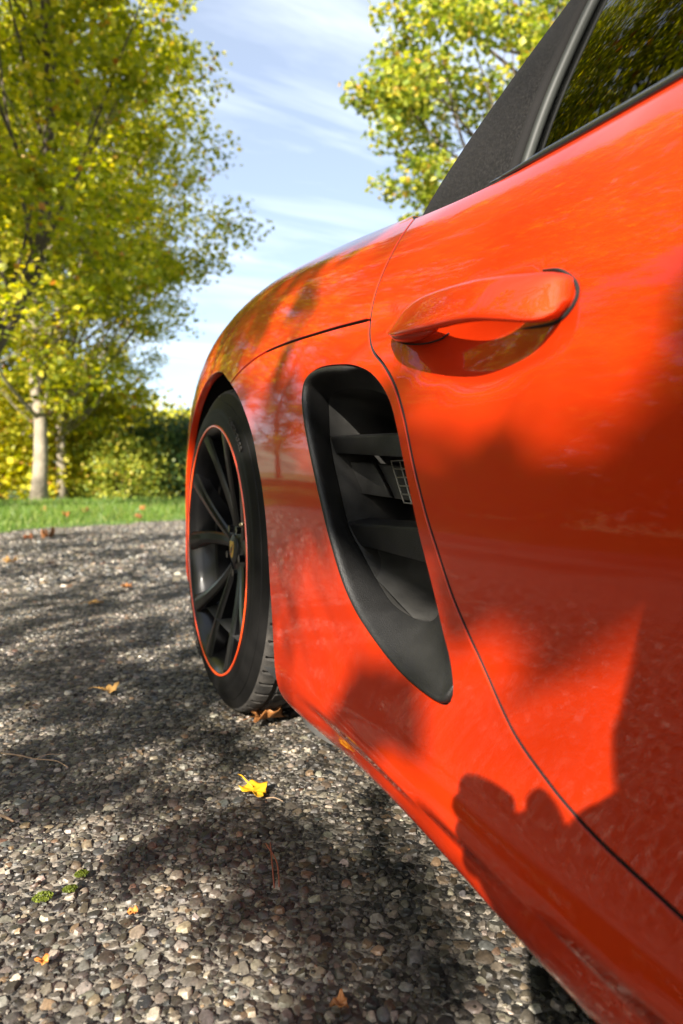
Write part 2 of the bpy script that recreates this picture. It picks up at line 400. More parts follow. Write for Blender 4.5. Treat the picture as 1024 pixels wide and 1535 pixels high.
def leaves_mesh(name, C, size, R, flat=.55, droop=.0):
    """C: (n,3) leaf positions; one folded, pointed leaf (two faces) each"""
    n = len(C)
    d = R.normal(size=(n, 3)); d[:, 2] = d[:, 2] * .6 - droop; d /= np.linalg.norm(d, axis=1, keepdims=True)
    nn = R.normal(size=(n, 3)); nn[:, 2] = abs(nn[:, 2]) + flat; s = np.cross(d, nn); s /= np.linalg.norm(s, axis=1, keepdims=True) + 1e-9
    nn = np.cross(s, d)
    L = size * R.uniform(.6, 1.25, n)[:, None]; W = L * R.uniform(.36, .52, n)[:, None]
    f = R.uniform(-.05, .22, n)[:, None] * L
    a = C - d * L * .5; t = C + d * L * .5
    l = C + s * W + nn * f - d * L * .08; r = C - s * W + nn * f - d * L * .08
    V = np.stack([a, l, t, r], 1).reshape(-1, 3)
    i = np.arange(n)[:, None] * 4
    F = np.concatenate([i + np.array([[0, 1, 2]]), i + np.array([[0, 2, 3]])], 0)
    me = mesh_np(name, V, F, False)
    return me
def tree_parts(seed, H, trunk, r0, crown_c, crown_r, ncl, nper, leaf, spread=.62, shell=.5, limbs=26, low=-1.0):
    """tapered trunk with limbs and a crown of leaf clumps; returns (trunk mesh, crown mesh)"""
    R = np.random.default_rng(seed)
    path = cr(trunk, 18); mb = MB()
    tt = np.linspace(0, 1, len(path)); rad = r0 * (1 - .82 * tt ** .8); rad[0] *= 1.3
    mb.tube(path, rad, 12)
    cc = np.array(crown_c, float); rr = np.array(crown_r, float); cl = []
    while len(cl) < ncl:
        p = R.normal(size=3); p /= np.linalg.norm(p); q = R.random() ** (1 / 3); q = shell + (1 - shell) * q if R.random() < .65 else q
        lump = 1 + .16 * math.sin(3.1 * p[0] + seed) * math.sin(2.7 * p[1] + 2 * seed) + .13 * math.sin(5.3 * p[2] + seed * 3 + 2 * p[0])
        if p[2] < low: continue
        cl.append(cc + p * rr * q * lump)
    cl = np.array(cl)
    pick = R.choice(len(cl), min(limbs, len(cl)), replace=False)
    for k in pick:                                     # limbs run from the trunk into the crown
        e = cl[k]; f = np.clip((e[2] - rr[2] * .55 - path[0][2]) / max(path[-1][2], .1) + R.uniform(-.1, .15), .22, .95)
        b = path[int(f * (len(path) - 1))]
        m = b * .5 + e * .5 + np.array([0, 0, -.08 * np.linalg.norm(e - b)]) + R.normal(scale=.15, size=3)
        pts = cr([b, m, e], 9); ra = r0 * .34 * (1 - f * .5)
        mb.tube(pts, np.linspace(ra, ra * .12, 9), 6)
        for _ in range(3):                             # twigs
            i = R.integers(3, 8); a = pts[i]; c = cl[np.argsort(((cl - a) ** 2).sum(1))[R.integers(0, 8)]]
            mb.tube(cr([a, (a + c) / 2 + R.normal(scale=.1, size=3), c], 5), np.linspace(ra * .3, ra * .06, 5), 4)
    C = []
    for c in cl:
        n = int(nper * R.uniform(.5, 1.5)); s = spread * R.uniform(.6, 1.35)
        o = R.normal(size=(n, 3)); o /= np.linalg.norm(o, axis=1, keepdims=True); o *= (R.random(n) ** .5)[:, None] * 1.75; C.append(c + o * np.array([s, s, s * .55]))
    C = np.concatenate(C)
    tm = mesh_np('trunk', mb.V, mb.F, True)
    return tm, leaves_mesh('crown', C, leaf, R)
def plant(name, label, cat, parts, bark, leafm, loc, rot=0, scale=1, group=None):
    e = empty(name, loc); e.rotation_euler.z = rot; e.scale = (scale,) * 3
    tag(e, label, cat, group)
    t, c = parts
    link('trunk', t, bark, e); link('crown', c, leafm, e)
    return e
def at(px, py, D, z=None):          # design aid: where a point seen at this place stands D metres out
    lat = (px - 512) / 1000 * D
    p = FWD * D + RGT * lat
    return (float(p[0]), float(p[1]), 0.0 if z is None else z)

TG = 'plane trees beyond the verge'
# big tree behind the verge whose pale trunk stands farthest left
A = tree_parts(11, 16, [(0, 0, 0), (.08, .05, 2.2), (-.1, .1, 4.5), (.25, 0, 8), (.1, 0, 13)], .21, (.0, .2, 10.0), (4.6, 5.0, 7.6), 225, 250, .135, .55, .55, 34)
plant('plane_tree', 'tall yellow-green plane tree with a mottled pale trunk, leftmost of the three upright trunks', 'tree', A, M_BARK, M_L1, at(58, 757, 18.5), 0, 1, TG)
B = tree_parts(12, 14, [(0, 0, 0), (-.05, 0, 2.0), (.12, .1, 4.2), (-.15, 0, 7), (0, 0, 11)], .16, (.3, .4, 8.9), (4.0, 4.2, 6.8), 175, 220, .13, .52, .5, 30)
plant('plane_tree', 'plane tree with a grey-brown trunk, second of the three upright trunks', 'tree', B, M_BARK, M_L1, at(94, 756, 20), .8, 1, TG)
plant('plane_tree', 'slim plane tree, third and thinnest of the upright trunks', 'tree', B, M_BARK, M_L1, at(112, 756, 22.0), 2.6, .85, TG)
# nearer tree leaning in from the left edge
Dt = tree_parts(21, 12, [(-1.0, .35, 0), (-.75, .3, 1.4), (-.35, .15, 2.55), (.15, 0, 3.5), (.45, 0, 4.6), (.6, .1, 8), (.5, 0, 14)], .135, (-.4, -.1, 9.3), (2.8, 3.6, 7.0), 230, 210, .115, .43, .35, 30, -.95)
plant('plane_tree', 'nearer yellow-green tree with a slim dark trunk leaning in from the left edge', 'tree', Dt, M_BARKD, M_L1, at(26, 750, 10.6), 0, 1, TG)
# tree behind the car's soft top
E_ = tree_parts(31, 10, [(0, 0, 0), (.1, 0, 3), (-.1, .2, 5.5), (.2, .1, 8.5)], .2, (-.2, .1, 7.4), (3.3, 3.2, 3.4), 150, 175, .115, .36, .35, 34, -.95)
plant('autumn_tree', 'yellowing autumn tree with dark branches rising behind the black soft top', 'tree', E_, M_BARKD, M_L4, at(800, 750, 11.8), .5, 1)

# understorey
def shrub(seed, r, h, n, nper, leaf, spread=.3):
    R = np.random.default_rng(seed); mb = MB(); cl = []
    for _ in range(n):
        a = R.uniform(0, 6.28); q = math.sqrt(R.random()); z = R.random()
        cl.append((math.cos(a) * q * r * (1 - .35 * z), math.sin(a) * q * r * (1 - .35 * z), .15 + z * h))
    cl = np.array(cl)
    for k in range(9):
        e = cl[R.integers(0, n)]
        mb.tube(cr([(R.uniform(-.15, .15), R.uniform(-.15, .15), 0), e * np.array([.4, .4, .55]), e], 7), np.linspace(.045, .008, 7), 5)
    C = np.concatenate([c + R.normal(size=(int(nper * R.uniform(.5, 1.5)), 3)) * np.array([spread, spread, spread * .6]) for c in cl])
    return mesh_np('trunk', mb.V, mb.F), leaves_mesh('crown', C, leaf, R)
def put_shrub(label, parts, m, loc, rot, sc, group='bushes under the trees'):
    e = empty('bush', loc); e.rotation_euler.z = rot; e.scale = (sc,) * 3
    tag(e, label, 'bush', group); link('stem', parts[0], M_BARKD, e); link('crown', parts[1], m, e)
S1 = shrub(41, 1.9, 3.2, 75, 75, .16, .36); S2 = shrub(42, 1.5, 2.2, 60, 80, .13, .30); S3 = shrub(43, 1.7, 2.6, 85, 120, .12, .30)
put_shrub('bright yellow bush behind the leftmost pale trunk, at the left edge', S1, M_L2, at(5, 752, 21), .3, 1.25)
put_shrub('bright yellow-green bush between the first and second upright trunks', S1, M_L2, at(78, 752, 22), 1.4, 1.2)
put_shrub('tall yellow-green bush just right of the thinnest trunk', S1, M_L2, at(145, 752, 22.3), 2.4, 1.25)
put_shrub('low yellow bush with rusty leaves in front of the dark bushes', S2, M_L4, at(175, 752, 20.5), 1.0, .8)
put_shrub('green and rust low bush left of the dark evergreen', S2, M_L4, at(208, 752, 21.5), 2.0, .8)
put_shrub('dark green evergreen bush just left of the rear wheel', S3, M_L3, at(250, 752, 22.5), .2, .95)
put_shrub('dark green bush half hidden behind the rear fender', S3, M_L3, at(285, 752, 26), 1.9, 1.1)
put_shrub('dark green bush behind the low yellow bush', S3, M_L3, at(150, 752, 29), 3.1, 1.0)
put_shrub('pale sunlit green bush above the dark evergreen', S1, M_L5, at(252, 752, 44), 1.1, 1.75)
put_shrub('pale green bush beside the fender, farther off', S1, M_L5, at(310, 752, 50), 2.9, 1.8)
put_shrub('pale bush far off, seen between the trunks', S1, M_L5, at(190, 752, 52), .6, 1.7)

Ft_ = tree_parts(27, 12, [(0, 0, 0), (.1, .1, 3), (-.1, 0, 7), (.1, 0, 13)], .2, (.0, 0, 10.8), (3.0, 3.2, 4.2), 190, 135, .14, .44, .35, 26)
plant('plane_tree', 'plane tree just left of the picture whose crown mirrors in the side window', 'tree', Ft_, M_BARKD, M_L1, (-3.9, 8.4, 0), 0, 1, TG)
# trees and bushes standing round the parking area outside the picture; they mirror in paint and glass
RG = 'trees round the parking area'
plant('plane_tree', 'plane tree left of the parking area, mirrored in the car door', 'tree', B, M_BARK, M_L1, (-13.5, 1.5, 0), 1.1, .72, RG)
plant('plane_tree', 'plane tree farther left along the parking area', 'tree', A, M_BARK, M_L1, (-16, -5.0, 0), 2.2, .7, RG)
plant('plane_tree', 'plane tree behind the photographer', 'tree', B, M_BARK, M_L4, (-.5, -15, 0), 3.0, .95, RG)
plant('plane_tree', 'plane tree on the far side behind the car', 'tree', B, M_BARK, M_L4, (14, 3, 0), .4, .9, RG)
plant('plane_tree', 'tall plane tree beyond the end of the row left of the parking area', 'tree', A, M_BARK, M_L1, (-15, 21, 0), 1.2, 1.1, RG)
plant('plane_tree', 'tall plane tree left of the three upright trunks, outside the picture', 'tree', A, M_BARK, M_L1, (-9.0, 25, 0), 3.2, 1.05, RG)
for q, (x, y, r_, lab) in enumerate(((-11.0, 4.5, .4, 'low plane tree at the near end of the tree row left of the parking area'), (-11.6, 8.2, 1.9, 'second low plane tree of the row left of the parking area'), (-11.2, 12.0, 3.3, 'third low plane tree of the row left of the parking area'), (-12.0, 16.0, 4.9, 'last low plane tree of the row left of the parking area'))):
    plant('plane_tree', lab, 'tree', B, M_BARK, M_L4 if q % 2 else M_L1, (x, y, -.6), r_, .60, RG)
for q, (x, y, pr, m_, lab) in enumerate(((-9.2, 4.0, S1, M_L1, 'yellow-green bush left of the parking area, nearest the camera side'), (-9.6, 7.2, S3, M_L3, 'dark green bush in the row left of the parking area'), (-9.0, 10.4, S1, M_L4, 'mixed green bush, third in the row left of the parking area'), (-9.4, 13.6, S3, M_L3, 'last dark bush of the row left of the parking area'), (-10.2, .8, S3, M_L3, 'dark bush at the near end of the row'))):
    put_shrub(lab, pr, m_, (x, y, 0), q * 1.3, 1.25, 'bushes left of the parking area')

# the tree that shades the car: a low bough reaching out towards the sun side of the parking place
def shade_tree():
    R = np.random.default_rng(5); T = np.array(TO_SUN)
    spots = SHADE_SPOTS
    C = []; ends = []
    for (x, y, z, r, t, dens) in spots:
        c = np.array((x, y, z)) + T * t; ends.append(c)
        n = max(6, int(dens * (r / .055) ** 2)); o = R.normal(size=(n, 3)); o /= np.linalg.norm(o, axis=1, keepdims=True); o *= (R.random(n) ** .45)[:, None] * r
        C.append(c + o)
    ends = np.array(ends)
    base = np.array((-4.4, -8.8, 0)); mb = MB()
    path = cr([base, base + (.05, .1, 1.6), base + (.1, 0, 3.4), base + (.3, .1, 5.5), base + (.2, .2, 9)], 16)
    mb.tube(path, np.linspace(.26, .06, 16), 12)
    bough = cr([path[5], base + (.2, 1.8, 4.3), ends.mean(0) + (-.3, -.9, .5), ends.mean(0) + (.4, .3, .35)], 14)
    mb.tube(bough, np.linspace(.11, .03, 14), 8)
    for e in ends:
        b = bough[max(3, np.argmin(((bough - e) ** 2).sum(1)) - 1)]
        mb.tube(cr([b, (b + e) / 2 + (0, 0, .12), e], 6), np.linspace(.014, .004, 6), 4)
    # the rest of the crown, up and away from the bough
    cl = np.array([base + (R.normal() * 1.6, R.normal() * 1.6, 7.5 + R.normal() * 1.3) for _ in range(55)])
    for e in cl[:16]:
        b = path[R.integers(8, 15)]; mb.tube(cr([b, (b + e) / 2 + (0, 0, -.1), e], 6), np.linspace(.04, .008, 6), 5)
    C += [c + R.normal(size=(70, 3)) * (.45, .45, .28) for c in cl]
    C = np.concatenate(C) - base
    V = np.array(mb.V) - base
    e = empty('plane_tree', tuple(base)); tag(e, 'plane tree whose low bough shades the car', 'tree', RG)
    link('trunk', mesh_np('trunk', V, mb.F), M_BARK, e); link('crown', leaves_mesh('crown', C, .11, R), M_L1, e)
# where its leaf clumps throw shade: x, y, z of the shaded spot, radius, metres up the light, density
SHADE_SPOTS = [
    # haunch and upper quarter
    (.40, 1.30, .80, .17, 5.6, 3.5), (.38, 1.05, .76, .09, 5.2, 3), (.36, 1.45, .60, .12, 5.6, 3), (.42, 1.50, .85, .16, 5.8, 3), (.44, 1.02, .86, .10, 5.2, 3.5), (.42, .88, .82, .06, 5.0, 3.5), (.36, .95, .71, .055, 5.0, 3), (.44, 1.18, .88, .11, 5.3, 3.5), (.40, 1.16, .76, .08, 5.3, 3),
    # between the arch and the intake
    (.32, .95, .60, .05, 4.8, 3), (.32, .91, .51, .04, 4.8, 3),
    # door
    (.34, .45, .47, .045, 4.6, 4), (.34, .40, .41, .05, 4.6, 4), (.34, .33, .42, .06, 4.6, 4), (.34, .47, .38, .035, 4.6, 4), (.35, .24, .50, .07, 4.7, 4), (.36, .22, .58, .05, 4.7, 4),
    # sill
    (.33, .66, .25, .028, 4.7, 4), (.33, .62, .23, .028, 4.7, 4), (.33, .69, .20, .022, 4.7, 4),
    # wheel
    (.33, 1.40, .42, .20, 5.4, 3.5), (.33, 1.28, .30, .13, 5.4, 3.5), (.33, 1.60, .25, .16, 5.4, 3.5), (.33, 1.42, .20, .12, 5.4, 3.5),
    # ground ahead of and beside the wheel
    (.15, 1.35, 0, .22, 5.8, 3.5), (.22, 1.08, 0, .12, 5.3, 3.5), (.00, 1.20, 0, .16, 5.6, 3.5), (.05, 1.75, 0, .25, 6, 3.5), (.30, 1.65, 0, .18, 6, 3.5), (-.25, 1.7, 0, .22, 6, 3), (.12, .98, 0, .09, 5.3, 3), (.22, .88, 0, .06, 5.2, 3),
    (.10, 2.2, 0, .24, 6.2, 3.5), (-.3, 2.3, 0, .24, 6.2, 3.5), (.4, 2.3, 0, .18, 6.2, 3), (.15, 2.7, 0, .22, 6.2, 3), (0, 3.1, 0, .25, 6.4, 3), (.5, 3.1, 0, .22, 6.4, 3), (.3, 3.6, 0, .2, 6.4, 3), (.9, 4.4, 0, .35, 6.6, 3), (-.1, 4.2, 0, .25, 6.6, 3), (.35, 4.9, 0, .3, 6.6, 3), (.2, 5.8, 0, .45, 6.8, 3), (1.0, 6.4, 0, .4, 6.8, 3), (.2, 7.0, 0, .4, 6.8, 3),
    (.36, .76, 0, .10, 4.9, 3.5), (.33, .60, 0, .11, 4.8, 3.5), (.26, .70, 0, .05, 4.8, 3), (.30, .85, 0, .05, 4.9, 3),
]
shade_tree()

# far wooded ridge
R_ = np.random.default_rng(3)
hx = np.linspace(-700, 900, 160); ridge = 34 + 14 * np.sin(hx / 170 + 1) + 6 * np.sin(hx / 47) + 2.2 * np.sin(hx / 13) + R_.normal(scale=.6, size=160)
Vh = np.concatenate([np.stack([hx, 380 + 0 * hx, -2 + 0 * hx], -1), np.stack([hx, 420 + 0 * hx, ridge * .6], -1), np.stack([hx, 470 + 0 * hx, ridge], -1), np.stack([hx, 640 + 0 * hx, -2 + 0 * hx], -1)])
Fh = [(k * 160 + i, k * 160 + i + 1, (k + 1) * 160 + i + 1, (k + 1) * 160 + i) for k in range(3) for i in range(159)]
tag(link('hills', mesh_np('hills', Vh, Fh), mat('hill_woods', (.10, .14, .10), 1, noise=(.05, .4))), kind='structure')

# ================================================================ car: materials
def paint_mat():
    m = bpy.data.materials.new('orange_paint'); m.use_nodes = True
    N = m.node_tree.nodes; L = m.node_tree.links; b = N['Principled BSDF']
    b.inputs['Base Color'].default_value = (.37, .0185, .0016, 1); b.inputs['Roughness'].default_value = .5; b.inputs['Specular IOR Level'].default_value = .35; b.inputs['Specular Tint'].default_value = (1, .22, .06, 1)
    b.inputs['Coat Weight'].default_value = 1; b.inputs['Coat Roughness'].default_value = .015; b.inputs['Coat IOR'].default_value = 1.42
    # fine orange peel and a film of dust in the clear coat
    t = N.new('ShaderNodeTexCoord'); n = N.new('ShaderNodeTexNoise'); n.inputs['Scale'].default_value = 190; n.inputs['Detail'].default_value = 2
    L.new(t.outputs['Object'], n.inputs['Vector']); bp = N.new('ShaderNodeBump'); bp.inputs['Strength'].default_value = .012; bp.inputs['Distance'].default_value = .002
    L.new(n.outputs['Fac'], bp.inputs['Height']); L.new(bp.outputs[0], b.inputs['Coat Normal'])
    d = N.new('ShaderNodeTexNoise'); d.inputs['Scale'].default_value = 7; d.inputs['Detail'].default_value = 8; d.inputs['Roughness'].default_value = .7
    L.new(t.outputs['Object'], d.inputs['Vector']); r = N.new('ShaderNodeMapRange'); r.inputs['From Min'].default_value = .45; r.inputs['From Max'].default_value = .75; r.inputs['To Min'].default_value = .002; r.inputs['To Max'].default_value = .02
    L.new(d.outputs['Fac'], r.inputs['Value']); L.new(r.outputs[0], b.inputs['Coat Roughness'])
    return m
M_PAINT = paint_mat()
M_PLASTIC = mat('black_plastic', (.0115, .0113, .0112), .42, spec=.35, bump=(750, .6, .0014), noise=(30, .25))
M_DUCT = mat('duct_plastic', (.030, .029, .027), .6, noise=(18, .6), bump=(500, .3, .001))
M_BLACK = mat('black_inner', (.006, .006, .006), .9)
M_RUBBER = mat('tyre_rubber', (.0045, .0043, .0042), .6, spec=.16, noise=(24, .35), bump=(240, .25, .0012))
M_TREAD = mat('tyre_tread', (.026, .023, .020), .85, noise=(36, .6), bump=(320, .6, .0015))
M_RIM = mat('black_rim', (.0035, .0035, .004), .28, spec=.35, coat=.12, coat_r=.08)
M_STRIPE = mat('rim_stripe', (.80, .075, .012), .3, coat=.5)
M_STEEL = mat('brake_steel', (.25, .24, .23), .4, metal=1, noise=(40, .3))
M_BRASS = mat('valve_brass', (.75, .62, .40), .3, metal=1)
M_GOLD = mat('crest_gold', (.62, .40, .05), .35, metal=.6)
M_RED = mat('crest_red', (.30, .02, .015), .4); M_CBLK = mat('crest_black', (.01, .01, .01), .4)
def fabric_mat():
    m = mat('soft_top_fabric', (.019, .018, .018), .95, spec=.2)
    N = m.node_tree.nodes; L = m.node_tree.links; b = N['Principled BSDF']
    t = N.new('ShaderNodeTexCoord'); v = N.new('ShaderNodeTexNoise'); v.inputs['Scale'].default_value = 420; v.inputs['Detail'].default_value = 2
    L.new(t.outputs['Object'], v.inputs['Vector']); r = N.new('ShaderNodeValToRGB'); e = r.color_ramp.elements
    e[0].position = .46; e[0].color = (.0045, .0043, .0043, 1); e[1].position = .74; e[1].color = (.028, .026, .025, 1)
    L.new(v.outputs['Fac'], r.inputs[0]); L.new(r.outputs[0], b.inputs['Base Color'])
    w = N.new('ShaderNodeTexWave'); w.inputs['Scale'].default_value = 420; w.bands_direction = 'DIAGONAL'; L.new(t.outputs['Object'], w.inputs['Vector'])
    bp = N.new('ShaderNodeBump'); bp.inputs['Strength'].default_value = .5; bp.inputs['Distance'].default_value = .0012; L.new(w.outputs['Fac'], bp.inputs['Height']); L.new(bp.outputs[0], b.inputs['Normal'])
    b.inputs['Sheen Weight'].default_value = .0; b.inputs['Sheen Roughness'].default_value = .5
    return m
M_FABRIC = fabric_mat()
M_SEAL = mat('grey_rubber_seal', (.020, .022, .020), .55, spec=.3)
M_BIND = mat('grey_binding', (.0085, .008, .008), .9, spec=.2, bump=(700, .4, .001))
M_TRIM = mat('gloss_black_trim', (.012, .012, .014), .12, coat=1)
def glass_mat():
    m = bpy.data.materials.new('tinted_glass'); m.use_nodes = True
    N = m.node_tree.nodes; L = m.node_tree.links; N.remove(N['Principled BSDF']); out = N['Material Output']
    g = N.new('ShaderNodeBsdfGlossy'); g.inputs['Roughness'].default_value = .0; g.inputs['Color'].default_value = (1, 1, 1, 1)
    t = N.new('ShaderNodeBsdfTransparent'); t.inputs['Color'].default_value = (.025, .03, .028, 1)
    f = N.new('ShaderNodeFresnel'); f.inputs['IOR'].default_value = 1.5
    mx = N.new('ShaderNodeMixShader'); L.new(f.outputs[0], mx.inputs[0]); L.new(t.outputs[0], mx.inputs[1]); L.new(g.outputs[0], mx.inputs[2]); L.new(mx.outputs[0], out.inputs['Surface'])
    return m
M_GLASS = glass_mat()
M_LINER = mat('wheelhouse_liner', (.008, .008, .008), .95, spec=.15)
# ---------------------------------------------------------------- body surface
XC = 1.205                                  # car's centre plane
U_ST = [-2.00, -1.85, -1.55, -1.2, -0.8, -0.4, -0.05, 0.2, 0.4, 0.58, 0.76, 0.94, 1.12, 1.3, 1.5, 1.7, 1.9, 2.1, 2.28, 2.40]
# rows: control net (x, z) from under the sill up over the shoulder to the centre line
def net():
    rows = 15
    X = np.zeros((len(U_ST), rows)); Z = np.zeros_like(X)
    def ip(y, pts):
        return float(np.interp(y, [p[0] for p in pts], [p[1] for p in pts]))
    for i, y in enumerate(U_ST):
        zb = ip(y, [(-2, .20), (-1.6, .15), (-.8, .09), (.3, .078), (.42, .095), (.55, .116), (.70, .130), (.82, .130), (.96, .122), (1.2, .15), (1.7, .18), (2.4, .26)])
        belt = ip(y, [(-2, .58), (-1.6, .70), (-1.07, .76), (-.6, .775), (-.1, .780), (.3, .793), (.5, .808), (.7, .837), (.9, .874), (1.1, .908), (1.3, .929), (1.5, .928), (1.7, .918), (2.1, .91), (2.4, .89)])
        beltx = ip(y, [(-2, .52), (-1.6, .46), (-1.07, .44), (-.6, .435), (.3, .452), (.5, .462), (.7, .472), (.9, .478), (1.1, .482), (1.3, .485), (1.5, .492), (1.8, .505), (2.1, .56), (2.4, .66)])
        dr = dict(x2=.352, x3=.322, x4=.343, x5=.342, x6=.346, x7=.362, x8=.392)
        g = ip(y, [(1.15, 1), (1.4, 0)])          # ahead of the rear wheel the lower flank tucks in behind the tyre's face
        fd = dict(x2=.330 + .012 * g, x3=.309 + .014 * g, x4=.312 + .017 * g, x5=.312 + .014 * g, x6=.312, x7=.325, x8=.370)
        k = ip(y, [(-2, .2), (-1.6, .7), (-1.07, .75), (-.5, .1), (.35, 0), (.50, .10), (.64, .42), (.76, .72), (.9, .93), (1.05, 1), (2.4, 1)])
        k2 = ip(y, [(-2, .2), (-1.6, .7), (-1.07, .75), (-.5, .1), (.35, 0), (.55, .04), (.7, .22), (.85, .62), (1.0, .93), (1.15, 1), (2.4, 1)])
        kl = ip(y, [(-2, .2), (-1.6, .7), (-1.07, .75), (-.5, .0), (.3, 0), (.6, .25), (.8, .8), (.95, 1), (2.4, 1)])
        tap = ip(y, [(-2, .42), (-1.85, .20), (-1.6, .06), (-1.2, 0), (1.35, 0), (1.55, .004), (1.7, .018), (1.9, .05), (2.1, .10), (2.28, .18), (2.4, .32)])
        def mx(key, kk): return dr[key] * (1 - kk) + fd[key] * kk + tap
        q = [(XC, zb + .03), (.62 + tap, zb + .02), (mx('x2', kl) + .045, zb), (mx('x2', kl), zb),
             (mx('x3', kl), zb + .045), (mx('x4', kl), zb + .13), (mx('x5', k), .40), (mx('x6', k), .53),
             (mx('x7', .6 * k + .4 * k2), .64 + (belt - .80) * .45), (mx('x8', k2), belt - .075 + (belt - .80) * .05),
             (beltx - .033 + tap * .2, belt - .025), (beltx + tap * .2, belt), (beltx + .10 + tap * .3, belt + .014),
             (.86, belt + .03), (XC, belt + .036)]
        for j, (a, b) in enumerate(q):
            X[i, j] = min(a, XC); Z[i, j] = b
    return X, Z
NX, NZ = net()
def bs(t):
    t2 = t * t; t3 = t2 * t
    return np.stack([(1 - 3 * t + 3 * t2 - t3) / 6, (4 - 6 * t2 + 3 * t3) / 6, (1 + 3 * t + 3 * t2 - 3 * t3) / 6, t3 / 6], -1)
def pad(A):
    A = np.concatenate([2 * A[:1] - A[1:2], A, 2 * A[-1:] - A[-2:-1]], 0)
    L = 2 * A[:, :1] - A[:, 1:2]; R = A[:, -2:-1].copy()
    return np.concatenate([L, A, 2 * A[:, -1:] - R], 1)
PXN = pad(NX); PZN = pad(NZ); PYN = pad(np.repeat(np.array(U_ST)[:, None], NX.shape[1], 1))
# station parameter for a given y (the y of the spline is monotone in the station parameter)
_s = np.linspace(0, len(U_ST) - 1, 4001)
def ev1(Pc, s):
    i = np.clip(np.floor(s).astype(int), 0, len(U_ST) - 2); w = bs(s - i)
    return sum(w[..., k] * Pc[i + k] for k in range(4))
_ys = ev1(PYN[:, 2], _s)
def S(u, v):
    """point of the body side at length position u (= y) and section parameter v"""
    u = np.asarray(u, float); v = np.asarray(v, float)
    s = np.interp(u, _ys, _s)
    i = np.clip(np.floor(s).astype(int), 0, len(U_ST) - 2); wu = bs(s - i)
    j = np.clip(np.floor(v).astype(int), 0, NX.shape[1] - 2); wv = bs(v - j)
    x = 0; z = 0
    for a in range(4):
        for b in range(4):
            w = wu[..., a] * wv[..., b]
            x = x + w * PXN[i + a, j + b]; z = z + w * PZN[i + a, j + b]
    # shallow dish pressed into the door behind the handle
    return np.stack([x + dish(u, z) * ((v > 5) & (v < 11)) - crease(u, z) * (v > 2.6) * (v < 6), u + 0 * x, z], -1)
DISH = (0.505, 0.616, 0.130, 0.055, 0.023)
def dish(y, z):
    cy, cz, a, b, d = DISH
    zc = cz + 0.10 * (y - cy)
    r2 = ((y - cy) / a) ** 2 + ((z - zc) / b) ** 2
    return d * np.clip(1 - r2, 0, 1) ** 2
def crease(y, z):
    """pressed edge running along the sill"""
    zc = np.interp(y, [-.6, .32, .49, .75, .95], [.160, .165, .174, .182, .190]); t = (z - zc)
    w = np.where(t > 0, .024, .0065)
    return .0085 * np.exp(-(t / w) ** 2) * np.clip((y + .6) / .1, 0, 1) * np.clip((.96 - y) / .35, 0, 1)
def SN(u, v, e=1e-3):
    a = S(np.asarray(u) + e, v) - S(np.asarray(u) - e, v); b = S(u, np.asarray(v) + 4 * e) - S(u, np.asarray(v) - 4 * e)
    n = np.cross(b, a); n /= np.linalg.norm(n, axis=-1, keepdims=True) + 1e-12
    return n                               # points out of the car (towards -x, up)
# ================================================================ car: painted panels cut out of that surface
car = empty('sports_car', (XC, 0.3, 0)); CO = np.array((XC, 0.3, 0))
tag(car, 'glossy orange convertible sports car with black soft top and black wheels', 'car')
def on_car(o):
    o.parent = car; o.location = tuple(-CO); return o
K = 9.0                       # makes length and section parameter comparable
def prep(curve, step=.009, closed=True):
    P = S(np.array([c[0] for c in curve]), np.array([c[1] for c in curve]))
    Ln = np.linalg.norm(np.diff(np.concatenate([P, P[:1]]) if closed else P, axis=0), axis=1).sum()
    return max(8, int(Ln / step))
def join(*segs):
    """closed loop from smoothed open segments (corners stay sharp)"""
    out = []
    for s in segs:
        n = prep(s, closed=False); q = cr([(a * K, b) for a, b in s], n); q[:, 0] /= K
        out.append(q[:-1])
    return np.concatenate(out)
def line(a, b): return [a, ((a[0] + b[0]) / 2, (a[1] + b[1]) / 2), b]
def jac(u, v):
    e = 1e-3
    return (S(u + e, v) - S(u - e, v)) / (2 * e), (S(u, v + e) - S(u, v - e)) / (2 * e)
def lateral(loop, sign):
    """3D tangent-plane direction pointing out of the panel along a loop"""
    u, v = loop[:, 0], loop[:, 1]; P = S(u, v); n = SN(u, v)
    T = np.roll(P, -1, 0) - np.roll(P, 1, 0); T /= np.linalg.norm(T, axis=1, keepdims=True) + 1e-12
    return np.cross(T, n) * sign, n
def area2(p): return .5 * np.sum(p[:, 0] * np.roll(p[:, 1], -1) - np.roll(p[:, 0], -1) * p[:, 1])
